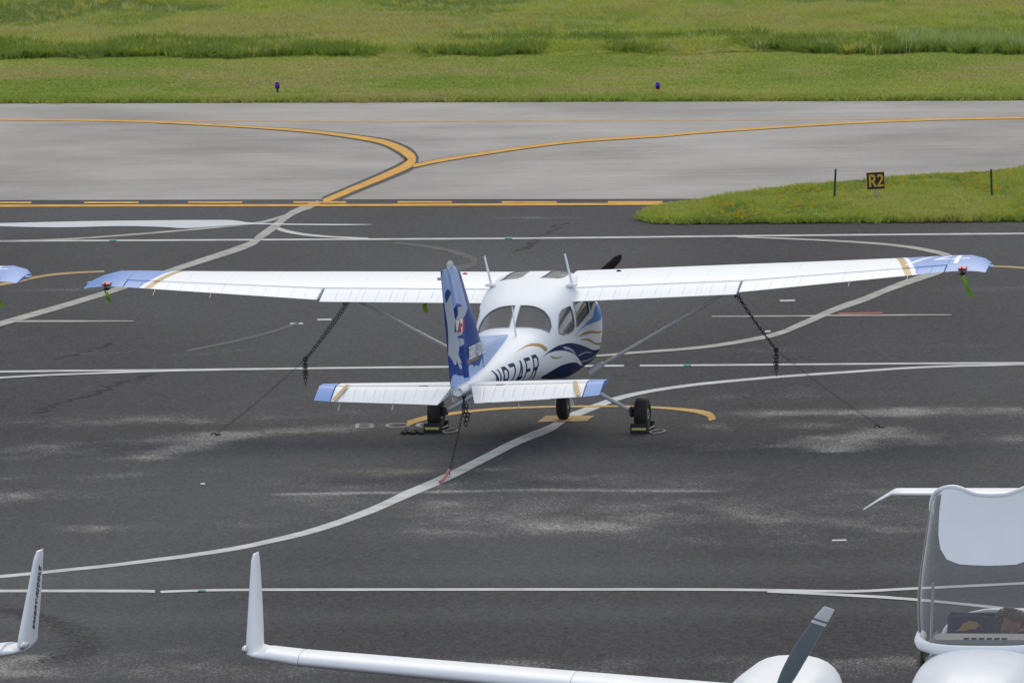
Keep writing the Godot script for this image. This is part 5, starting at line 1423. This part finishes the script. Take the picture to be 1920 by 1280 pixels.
	# undercarriage
	for q in [[1.55, 0.35], [-1.55, 0.35], [0.0, -1.35]]:
		var lg := part("landing_gear", tube([Vector3(q[0], 0.85, q[1]), Vector3(q[0], 0.2, q[1] + 0.05)], 0.035, 10), M.steel, root)
		wheel(lg, "tyre", Vector3(q[0] + 0.10 * signf(q[0]), 0.2, q[1] + 0.05), 0.2, 0.14)
	return root

func blade_band(hub: Vector3, dir: Vector3, length: float, chord: float, sweep: float, t0: float, t1: float, f0: float, f1: float) -> Builder:
	var rings: Array[PackedVector3Array] = []
	var axis := Vector3.FORWARD
	var side := axis.cross(dir).normalized()
	for k in 5:
		var f := lerpf(f0, f1, k / 4.0)
		var c := chord * (1.0 - 0.35 * smoothstep(0.55, 1.0, f))
		if f > 0.93: c *= lerpf(1.0, 0.8, (f - 0.93) / 0.07)
		c += 0.006
		var tw := lerpf(t0, t1, f)
		var d1 := side * cos(tw) + axis * sin(tw)
		var d2 := axis * cos(tw) - side * sin(tw)
		var o := hub + dir * (length * f + (0.004 if k == 4 else 0.0)) + side * sweep * f * f
		var ring := PackedVector3Array()
		for j in 12:
			var a := TAU * j / 12.0
			ring.append(o + d1 * cos(a) * c * 0.5 + d2 * sin(a) * (c * lerpf(0.12, 0.05, f) + 0.003))
		rings.append(ring)
	return skin(rings, true)

# ------------------------------------------------------------------ pilot
class Field:
	# tapered capsules joined with a smooth minimum, meshed as surface nets
	var bones := []
	var k := 0.02
	func add(a: Vector3, b: Vector3, ra: float, rb: float, c: Color) -> void:
		bones.append([a, b, ra, rb, c, b - a, maxf((b - a).length_squared(), 1e-9)])
	func at(p: Vector3) -> float:
		var d := 1e3
		for o in bones:
			var h: float = clampf((p - o[0]).dot(o[5]) / o[6], 0.0, 1.0)
			var e: float = p.distance_to(o[0] + o[5] * h) - lerpf(o[2], o[3], h)
			var g := clampf(0.5 + 0.5 * (d - e) / k, 0.0, 1.0)
			d = lerpf(d, e, g) - k * g * (1.0 - g)
		return d
	func tint(p: Vector3) -> Color:
		var best := 1e3
		var c := Color.WHITE
		for o in bones:
			var h: float = clampf((p - o[0]).dot(o[5]) / o[6], 0.0, 1.0)
			var e: float = p.distance_to(o[0] + o[5] * h) - lerpf(o[2], o[3], h)
			if e < best: best = e; c = o[4]
		return c
	func nets(cell: float, out: Builder) -> void:
		var lo := Vector3(1e3, 1e3, 1e3)
		var hi := -lo
		for o in bones:
			var r: float = maxf(o[2], o[3]) + cell * 2.0
			for e in [o[0], o[1]]:
				lo = lo.min(e - Vector3.ONE * r); hi = hi.max(e + Vector3.ONE * r)
		var n := Vector3i(((hi - lo) / cell).ceil()) + Vector3i.ONE
		var val := PackedFloat32Array()
		val.resize(n.x * n.y * n.z)
		val.fill(1.0)
		for o in bones:
			# only near each bone
			var r: float = maxf(o[2], o[3]) + cell * 2.0
			var a := Vector3i(((o[0].min(o[1]) - Vector3.ONE * r - lo) / cell).floor()).clamp(Vector3i.ZERO, n - Vector3i.ONE)
			var b := Vector3i(((o[0].max(o[1]) + Vector3.ONE * r - lo) / cell).ceil()).clamp(Vector3i.ZERO, n - Vector3i.ONE)
			for z in range(a.z, b.z + 1):
				for y in range(a.y, b.y + 1):
					for x in range(a.x, b.x + 1):
						var i := (z * n.y + y) * n.x + x
						if val[i] == 1.0:
							val[i] = at(lo + Vector3(x, y, z) * cell)
							if val[i] == 1.0: val[i] = 0.999
		var vert := {}
		var get := func(x: int, y: int, z: int) -> float: return val[(z * n.y + y) * n.x + x]
		for z in n.z - 1:
			for y in n.y - 1:
				for x in n.x - 1:
					var base := (z * n.y + y) * n.x + x
					var inside := 0
					var cs := [val[base], val[base + 1], val[base + n.x], val[base + n.x + 1], val[base + n.x * n.y], val[base + n.x * n.y + 1], val[base + n.x * n.y + n.x], val[base + n.x * n.y + n.x + 1]]
					for c in cs:
						if c < 0.0: inside += 1
					if inside == 0 or inside == 8: continue
					var sum := Vector3.ZERO
					var cnt := 0
					for e in [[0, 1], [2, 3], [4, 5], [6, 7], [0, 2], [1, 3], [4, 6], [5, 7], [0, 4], [1, 5], [2, 6], [3, 7]]:
						var va: float = cs[e[0]]
						var vb: float = cs[e[1]]
						if (va < 0.0) != (vb < 0.0):
							var pa := Vector3(e[0] & 1, (e[0] >> 1) & 1, e[0] >> 2)
							var pb := Vector3(e[1] & 1, (e[1] >> 1) & 1, e[1] >> 2)
							sum += pa.lerp(pb, va / (va - vb)); cnt += 1
					vert[base] = lo + (Vector3(x, y, z) + sum / cnt) * cell
		var sx := 1
		var sy := n.x
		var sz := n.x * n.y
		for base in vert:
			for ax in [[sx, sy, sz], [sy, sz, sx], [sz, sx, sy]]:
				var a: float = val[base]
				var b: float = val[base + ax[0]]
				if (a < 0.0) == (b < 0.0): continue
				if not (vert.has(base - ax[1]) and vert.has(base - ax[2]) and vert.has(base - ax[1] - ax[2])): continue
				var q: Array[Vector3] = [vert[base], vert[base - ax[1]], vert[base - ax[1] - ax[2]], vert[base - ax[2]]]
				if a < 0.0: q = [q[0], q[3], q[2], q[1]]
				out.quad(q[0], q[1], q[2], q[3])
				for i in [0, 1, 2, 0, 2, 3]: out.col.append(tint(q[i]))

func make_pilot(seat: Transform3D) -> void:
	var skin_c := Color(0.42, 0.21, 0.14)
	var shirt := Color(0.42, 0.022, 0.05)
	var trou := Color(0.05, 0.05, 0.07)
	var root := thing("person", "person with tousled fair hair and a red shirt bent over in the open cockpit", "person")
	root.transform = seat
	var pm := material(Color.WHITE, 0.7)
	pm.vertex_color_use_as_albedo = true
	var b := Builder.new()
	var f := Field.new()
	# seated, leaning forward and to the side; forward is -z, origin on the seat cushion
	var hip := Vector3(0, 0.10, 0.02)
	var chest := Vector3(0.02, 0.36, -0.02)
	var neck := Vector3(0.05, 0.49, -0.05)
	f.k = 0.05
	f.add(hip, chest, 0.135, 0.15, shirt)
	f.add(chest + Vector3(-0.13, 0.06, 0), chest + Vector3(0.13, 0.06, 0), 0.075, 0.075, shirt)
	f.add(chest + Vector3(0, 0.07, 0), neck, 0.07, 0.058, shirt)
	f.add(neck, neck + Vector3(-0.01, 0.07, -0.03), 0.052, 0.05, skin_c)
	var hands := []
	for s in [-1.0, 1.0]:
		var sh := chest + Vector3(s * 0.175, 0.055, 0.0)
		var el := Vector3(s * 0.24, 0.17, -0.10)
		var wr := Vector3(s * 0.12, 0.16, -0.32)
		f.add(sh, sh.lerp(el, 0.55), 0.062, 0.052, shirt)
		f.add(sh.lerp(el, 0.55), el, 0.046, 0.041, skin_c)
		f.add(el, wr, 0.040, 0.027, skin_c)
		f.add(Vector3(s * 0.09, 0.09, 0.0), Vector3(s * 0.13, 0.11, -0.42), 0.088, 0.062, trou)
		f.add(Vector3(s * 0.13, 0.11, -0.42), Vector3(s * 0.12, -0.16, -0.62), 0.058, 0.042, trou)
		f.add(Vector3(s * 0.12, -0.155, -0.60), Vector3(s * 0.12, -0.17, -0.74), 0.04, 0.034, Color(0.03, 0.03, 0.03))
		hands.append([wr, (wr - el).normalized(), s])
	f.nets(0.02, b)
	for h in hands:
		var g := Field.new()
		g.k = 0.008
		var d: Vector3 = h[1]
		var side: Vector3 = d.cross(Vector3.UP).normalized() * h[2]
		var dn := Vector3.DOWN
		var o: Vector3 = h[0]
		g.add(o, o + d * 0.05, 0.024, 0.026, skin_c)
		g.add(o + d * 0.05 - side * 0.022, o + d * 0.085 - side * 0.026, 0.020, 0.013, skin_c)
		g.add(o + d * 0.05 + side * 0.022, o + d * 0.085 + side * 0.026, 0.020, 0.013, skin_c)
		for k in 4:
			var r: Vector3 = o + d * 0.085 + side * (k - 1.5) * 0.019
			var L: float = [0.036, 0.044, 0.041, 0.032][k]
			var m: Vector3 = r + d * L + dn * 0.010
			g.add(r, m, 0.0095, 0.0088, skin_c)
			g.add(m, m + d * L * 0.45 + dn * L * 0.6, 0.0088, 0.0075, skin_c)
		var tb: Vector3 = o + d * 0.03 - side * 0.024
		g.add(tb, tb + d * 0.03 - side * 0.026, 0.012, 0.010, skin_c)
		g.add(tb + d * 0.03 - side * 0.026, tb + d * 0.058 - side * 0.026 + dn * 0.008, 0.010, 0.008, skin_c)
		g.nets(0.006, b)
	# head, tilted down and towards the aisle
	var H := Transform3D(Basis.from_euler(Vector3(-0.35, 0.35, 0.30)), neck + Vector3(0.02, 0.155, -0.05))
	var head := Field.new()
	head.k = 0.018
	var hp := func(x: float, y: float, z: float) -> Vector3: return H * Vector3(x, y, z)
	head.add(hp.call(0, 0.045, 0.025), hp.call(0, 0.045, -0.02), 0.083, 0.080, skin_c)
	head.add(hp.call(0, 0.0, -0.03), hp.call(0, -0.075, -0.062), 0.066, 0.034, skin_c)
	head.add(hp.call(-0.035, -0.01, -0.055), hp.call(0.035, -0.01, -0.055), 0.034, 0.034, skin_c)
	head.add(hp.call(-0.036, 0.035, -0.083), hp.call(0.036, 0.035, -0.083), 0.014, 0.014, skin_c)
	head.add(hp.call(0, 0.022, -0.092), hp.call(0, -0.018, -0.112), 0.009, 0.014, skin_c)
	head.add(hp.call(-0.02, -0.052, -0.088), hp.call(0.02, -0.052, -0.088), 0.010, 0.010, Color(0.36, 0.12, 0.10))
	for s in [-1.0, 1.0]: head.add(hp.call(s * 0.080, 0.02, 0.01), hp.call(s * 0.086, -0.018, 0.004), 0.014, 0.010, skin_c)
	head.add(hp.call(0, -0.04, 0.0), neck, 0.05, 0.05, skin_c)
	head.nets(0.007, b)
	part("body", b, pm, root)
	for s in [-1.0, 1.0]:
		part("eye", lathe([[-0.010, 0.001], [-0.006, 0.008], [0.0, 0.011], [0.006, 0.008], [0.010, 0.001]], hp.call(s * 0.031, 0.018, -0.078), H.basis * Vector3.FORWARD, 10), M.black, root)
	var hair := Builder.new()
	var r2 := RandomNumberGenerator.new()
	r2.seed = 4
	for i in 420:
		var a := r2.randf() * TAU
		var e := acos(r2.randf_range(-0.25, 1.0))
		var dirv := Vector3(sin(e) * cos(a), cos(e), sin(e) * sin(a))
		if dirv.z < -0.35 and dirv.y < 0.55: continue
		var o := Vector3(0, 0.045, 0.005) + dirv * 0.082
		var dn := (Vector3(r2.randf_range(-0.5, 0.5), -0.6, -dirv.z * 0.3) + dirv * 0.6).normalized()
		var w := r2.randf_range(0.007, 0.012)
		hair.join(tube([H * o, H * (o + dirv * 0.014 + dn * 0.014), H * (o + dirv * 0.016 + dn * 0.042)], [w, w * 0.9, 0.002], 5, false))
	part("hair", hair, material(lin(0.20, 0.12, 0.045), 0.6), root)

# ------------------------------------------------------------------ things round the aircraft
func world_of(plane: Node3D, p: Vector3) -> Vector3:
	return plane.transform * (Basis(Vector3.BACK, deg_to_rad(1.0)) * p)

func control_lock(plane: Node3D, side: float, label: String) -> void:
	# clamp over the aileron's trailing edge with a streamer that blows to the right
	var at := world_of(plane, Vector3(side * 5.24, 1.872, 0.28))
	var o := thing("aileron_lock", label, "control lock", at, plane.rotation.y, "red aileron locks")
	part("clamp", box(Vector3(0, 0.032, 0.0), Vector3(0.10, 0.020, 0.17), Basis(Vector3.RIGHT, 0.10), 0.008), M.red_plastic, o)
	part("lower_jaw", box(Vector3(0, -0.035, 0.0), Vector3(0.07, 0.018, 0.12), Basis(Vector3.RIGHT, 0.05), 0.008), M.black, o)
	part("bolt", tube([Vector3(0, 0.05, 0.08), Vector3(0, -0.07, 0.08)], 0.009, 8), M.black, o)
	var b := Builder.new()
	var long := 0.25 if side > 0 else 0.13
	for k in 10:
		var q := func(f: float, e: float) -> Vector3: return Vector3(0.01 + 0.45 * long * f + 0.012 * sin(f * 7.0), -0.06 - long * f, 0.10 + 0.02 * sin(f * 5.0) + e * 0.01) + Vector3(e * 0.022, e * 0.007, 0)
		b.quad(q.call(k / 10.0, -1), q.call((k + 1) / 10.0, -1), q.call((k + 1) / 10.0, 1), q.call(k / 10.0, 1))
	part("streamer", b.face(Vector3.BACK), M.lime_cloth, o)

func tie_chain(ring: Vector3, hook: Vector3, ground: Vector3, label: String, group := "chains holding the wings down") -> void:
	var o := thing("tie_down_chain", label, "chain", ground, 0.0, group)
	var R := ring - ground
	var K := hook - ground
	part("doubled_chain", chain(sag(R, K, 0.01), 0.042, 0.0038), M.chain, o)
	part("doubled_chain", chain(sag(R + Vector3(0.03, 0, 0.03), K + Vector3(0.01, 0, 0), 0.03), 0.042, 0.0038), M.chain, o)
	part("anchor_chain", chain(sag(K, Vector3(0, 0.02, 0), 0.03), 0.036, 0.0020), M.chain, o)
	for d in [[0.0, 0.30], [0.014, 0.25], [-0.012, 0.22]]:
		part("loose_end", chain([K + Vector3(d[0], 0.0, 0), K + Vector3(d[0] * 1.4, -d[1], 0)]), M.chain, o)
	part("hook", lathe([[-0.03, 0.012], [0.0, 0.02], [0.03, 0.012]], K, (R - K), 8), M.chain, o)
	part("ground_ring", chain([Vector3(-0.03, 0.012, 0), Vector3(0.03, 0.012, 0)], 0.05, 0.008), M.chain, o)

func wheel_chock(at: Vector3, turn: float, label: String, wide: float) -> void:
	var o := thing("wheel_chock", label, "wheel chock", at, turn, "black rubber chocks at the main wheels")
	# two wedges either side of the tyre, joined by a rope
	for s in [1.0, -1.0]:
		var poly := PackedVector2Array([Vector2(0.0, 0.0), Vector2(0.125, 0.0), Vector2(0.125, 0.085), Vector2(0.10, 0.115), Vector2(0.06, 0.105)])
		var fr := Transform3D(Basis(Vector3(0, 0, s), Vector3.UP, Vector3(-s, 0, 0)), Vector3(s * wide * 0.5, 0.004, s * 0.15))
		var w := part("wedge", prism(poly, fr, wide), M.rubber, o)
		part("reflective_stripe", box(Vector3(0, 0.055, s * 0.277), Vector3(wide * 0.82, 0.030, 0.006)), M.stripe, w)
	part("rope", tube([Vector3(wide * 0.5, 0.05, 0.2), Vector3(wide * 0.62, 0.06, 0.05), Vector3(wide * 0.62, 0.06, -0.05), Vector3(wide * 0.5, 0.05, -0.2)], 0.010, 6), M.rope, o)
	var loop := []
	for k in 15:
		var a := TAU * k / 14.0
		loop.append(Vector3(wide * 0.5 + 0.10 + 0.085 * cos(a + PI), 0.016, 0.16 + 0.22 * sin(a)))
	part("rope_loop", tube(loop, 0.010, 6, false), M.rope, o)

func make_small_things(plane: Node3D) -> void:
	tie_chain(world_of(plane, Vector3(-2.36, 1.60, -0.20)), Vector3(-2.82, 0.915, 0.03), Vector3(-3.91, 0, -0.03), "dark chain from the wing above the stall letters down to a sandy patch")
	tie_chain(world_of(plane, Vector3(2.42, 1.60, -0.20)), Vector3(2.875, 0.955, 0.1), Vector3(4.12, 0, 0.13), "dark chain from the wing that carries the white number to the ground")
	# tail chain with its red sleeve lying on the ground
	var o := thing("tail_chain", "rusty tail tie-down chain ending in a red plastic sleeve on the ground", "chain", Vector3(-1.06, 0, 5.59))
	var top := world_of(plane, Vector3(0.03, 0.77, 5.05)) - o.position
	part("anchor_chain", chain(sag(top, Vector3(0.0, 0.02, 0.0), 0.02), 0.042, 0.0042), M.rust_chain, o)
	for d in [[0.0, 0.20], [0.03, 0.16]]:
		part("loose_end", chain([top + Vector3(d[0], 0.0, 0.02), top + Vector3(d[0] * 1.2 + 0.02, -d[1], 0.02)], 0.05, 0.007), M.chain, o)
	part("sleeve", tube([Vector3(0.01, 0.10, 0.02), Vector3(-0.015, 0.07, 0.14), Vector3(-0.05, 0.04, 0.42), Vector3(-0.09, 0.025, 0.62)], 0.018, 10), M.faded_red, o)
	# heap of chain
	var heap := thing("chain_heap", "small heap of dark chain lying beside the chocked wheel", "chain", Vector3(-1.54, 0, 0.05))
	var pts := []
	for k in 40:
		var a := k * 0.75
		pts.append(Vector3(-0.11 + 0.0062 * k + 0.035 * cos(a), 0.018 + 0.012 * absf(sin(a * 0.5)), 0.22 * sin(a) * (0.6 + 0.4 * sin(k * 0.4))))
	part("links", chain(pts, 0.05, 0.0085), M.chain, heap)
	wheel_chock(world_of(plane, Vector3(-1.268, 0, 0)) * Vector3(1, 0, 1), plane.rotation.y, "black chock with pale stripe at the wheel beside the chain heap", 0.21)
	wheel_chock(world_of(plane, Vector3(1.268, 0, 0)) * Vector3(1, 0, 1), plane.rotation.y, "black chock with yellowish stripe at the wheel inside the yellow arc's end", 0.21)
	# pitot cover tag
	var pc := thing("pitot_cover", "small lime green cover tag hanging under the wing near the rudder", "pitot cover", world_of(plane, Vector3(-1.30, 1.66, 0.25)), plane.rotation.y)
	part("sleeve", tube([Vector3(0, 0.0, -0.30), Vector3(0, -0.06, -0.12), Vector3(0, -0.07, 0.02)], 0.016, 8), M.lime_cloth, pc)
	part("tag", box(Vector3(0.0, -0.125, 0.03), Vector3(0.055, 0.10, 0.008), Basis(Vector3.BACK, 0.2), 0.002), M.lime_cloth, pc)
	# sign
	var sg := thing("taxiway_sign", "small black square sign reading R2 in yellow on a grey post", "sign", Vector3(6.01, 0, -40.82), deg_to_rad(2.0))
	var bd := part("board", box(Vector3(0, 0.40, 0), Vector3(0.305, 0.30, 0.03), Basis(Vector3.BACK, deg_to_rad(2.2)), 0.006), M.black, sg)
	for q in [[Vector3(0, 0.548, 0.0), Vector3(0.315, 0.008, 0.036)], [Vector3(0, 0.252, 0.0), Vector3(0.315, 0.008, 0.036)], [Vector3(0.154, 0.40, 0.0), Vector3(0.008, 0.30, 0.036)], [Vector3(-0.154, 0.40, 0.0), Vector3(0.008, 0.30, 0.036)]]:
		part("edge_trim", box(Basis(Vector3.BACK, deg_to_rad(2.2)) * (q[0] - Vector3(0, 0.40, 0)) + Vector3(0, 0.40, 0), q[1], Basis(Vector3.BACK, deg_to_rad(2.2))), M.amber, bd)
	part("post", tube([Vector3(0.01, 0, -0.025), Vector3(0.0, 0.40, -0.03)], 0.021, 10), M.steel, sg)
	var font := SystemFont.new()
	font.font_names = PackedStringArray(["Droid Sans"]); font.font_weight = 700
	var t := TextMesh.new()
	t.font = font; t.text = "R2"; t.font_size = 40; t.pixel_size = 0.0025; t.depth = 0.004
	var tm := MeshInstance3D.new()
	tm.name = "lettering"
	tm.mesh = t; tm.material_override = M.amber
	bd.add_child(tm, true)
	var size := t.get_aabb().size
	tm.transform = Transform3D(Basis(Vector3.BACK, deg_to_rad(2.2)) * Basis.from_scale(Vector3(0.25 / size.x, 0.21 / (size.y * 0.98), 1)), Vector3(0, 0.40, 0.018))
	# stakes
	for q in [[Vector3(5.30, 0, -41.12), Vector3(0.035, 0.60, 0), "dark thin stake leaning towards the black and yellow sign"], [Vector3(8.02, 0, -40.82), Vector3(-0.012, 0.58, 0), "upright dark thin stake alone in the grass island"]]:
		var st := thing("stake", q[2], "stake", q[0], 0.0, "dark stakes in the grass island")
		part("rod", tube([Vector3.ZERO, q[1] * 0.97], 0.018, 8), M.green_steel, st)
		part("tip", tube([q[1] * 0.97, q[1]], [0.018, 0.006], 8), M.green_steel, st)
	# taxiway edge lights
	for q in [[Vector3(-5.47, 0, -80.4), false], [Vector3(2.97, 0, -77.9), true]]:
		var el := thing("taxiway_light", "blue taxiway edge light on an orange stem" if q[1] else "blue taxiway edge light sunk in the grass without visible stem", "taxiway light", q[0], 0.0, "blue taxiway edge lights")
		part("stem", tube([Vector3.ZERO, Vector3(0, 0.16, 0)], 0.024, 10), M.orange_plastic if q[1] else M.green_steel, el)
		part("collar", lathe([[0.145, 0.03], [0.155, 0.05], [0.17, 0.05]], Vector3.ZERO, Vector3.UP, 14), M.black, el)
		part("lens", lathe([[0.165, 0.048], [0.21, 0.054], [0.27, 0.052], [0.295, 0.035], [0.305, 0.004]], Vector3.ZERO, Vector3.UP, 16), M.blue_glass, el)

func set_materials() -> void:
	M["rubber"] = material(lin(0.012, 0.012, 0.012), 0.75)
	M["black"] = material(lin(0.012, 0.012, 0.014), 0.45)
	M["steel"] = material(lin(0.42, 0.43, 0.45), 0.4, 0.6)
	M["chain"] = material(lin(0.045, 0.045, 0.047), 0.6, 0.3)
	M["rust_chain"] = material(lin(0.055, 0.042, 0.036), 0.7, 0.2)
	M["cream"] = material(lin(0.60, 0.57, 0.47), 0.6)
	M["red_plastic"] = material(lin(0.62, 0.07, 0.08), 0.5)
	M["faded_red"] = material(lin(0.42, 0.13, 0.12), 0.6)
	M["lime_cloth"] = material(lin(0.20, 0.46, 0.02), 0.7)
	M["orange_plastic"] = material(lin(0.70, 0.30, 0.02), 0.6)
	M["amber"] = material(lin(0.58, 0.34, 0.03), 0.6)
	M["stripe"] = material(lin(0.50, 0.46, 0.16), 0.5)
	M["rope"] = material(lin(0.34, 0.32, 0.30), 0.85)
	M["green_steel"] = material(lin(0.022, 0.035, 0.03), 0.7)
	M["dark_cloth"] = material(lin(0.12, 0.115, 0.11), 0.9)
	M["grey_cloth"] = material(lin(0.20, 0.19, 0.18), 0.9)
	M["tan_cloth"] = material(lin(0.24, 0.22, 0.19), 0.9)
	M["purple_cloth"] = material(lin(0.050, 0.026, 0.055), 0.85)
	M["gold_thread"] = material(lin(0.50, 0.30, 0.06), 0.6)
	M["pale_plastic"] = material(lin(0.30, 0.31, 0.30), 0.7)
	M["slate"] = material(lin(0.17, 0.21, 0.225), 0.45)
	M["navy"] = material(lin(0.02, 0.03, 0.09), 0.4)
	M["seal"] = material(lin(0.25, 0.26, 0.27), 0.6)
	var g := material(Color(0.50, 0.51, 0.52, 0.46), 0.03)
	g.transparency = BaseMaterial3D.TRANSPARENCY_ALPHA
	g.metallic_specular = 0.7
	M["glass"] = g
	var pg := material(Color(0.5, 0.54, 0.56, 0.6), 0.08)
	pg.transparency = BaseMaterial3D.TRANSPARENCY_ALPHA
	M["pale_glass"] = pg
	var cg := material(Color(0.30, 0.31, 0.34, 0.40), 0.02)
	cg.transparency = BaseMaterial3D.TRANSPARENCY_ALPHA
	cg.metallic_specular = 0.6
	M["canopy_glass"] = cg
	M["clear_lamp"] = material(lin(0.55, 0.56, 0.56), 0.15)
	var bg := material(lin(0.03, 0.01, 0.32), 0.2)
	M["blue_glass"] = bg

func _ready() -> void:
	rng.seed = 20240607
	set_view()
	set_materials()
	make_ground()
	make_grass()
	var plane := make_highwing()
	var twin := make_twin()
	# neighbours, of which only wing tips reach into the view
	var p2 := plane.duplicate()
	p2.name = numbered("light_airplane")
	add_child(p2)
	p2.position = Vector3(-11.58, 0, -0.46)
	p2.set_meta("label", "parked airplane of which just a blue rounded wing tip shows")
	p2.get_node("fuselage").material_override = flank_paint(false)
	var t2 := twin.duplicate()
	t2.name = numbered("twin_airplane")
	add_child(t2)
	t2.position = Vector3(-10.15, 0, 30.9)
	t2.set_meta("label", "white airplane showing only its lettered winglet and wing end")
	make_small_things(plane)
	control_lock(plane, -1.0, "red aileron lock with a short curled green streamer on the plain blue wing tip")
	control_lock(plane, 1.0, "red aileron lock with long green streamer beside the white number on blue")
	control_lock(p2, 1.0, "aileron lock of the neighbouring airplane, its green streamer hanging below the wing tip")
	make_pilot(twin.transform * Transform3D(Basis.IDENTITY, Vector3(-0.205, 0.87, 0.44)))
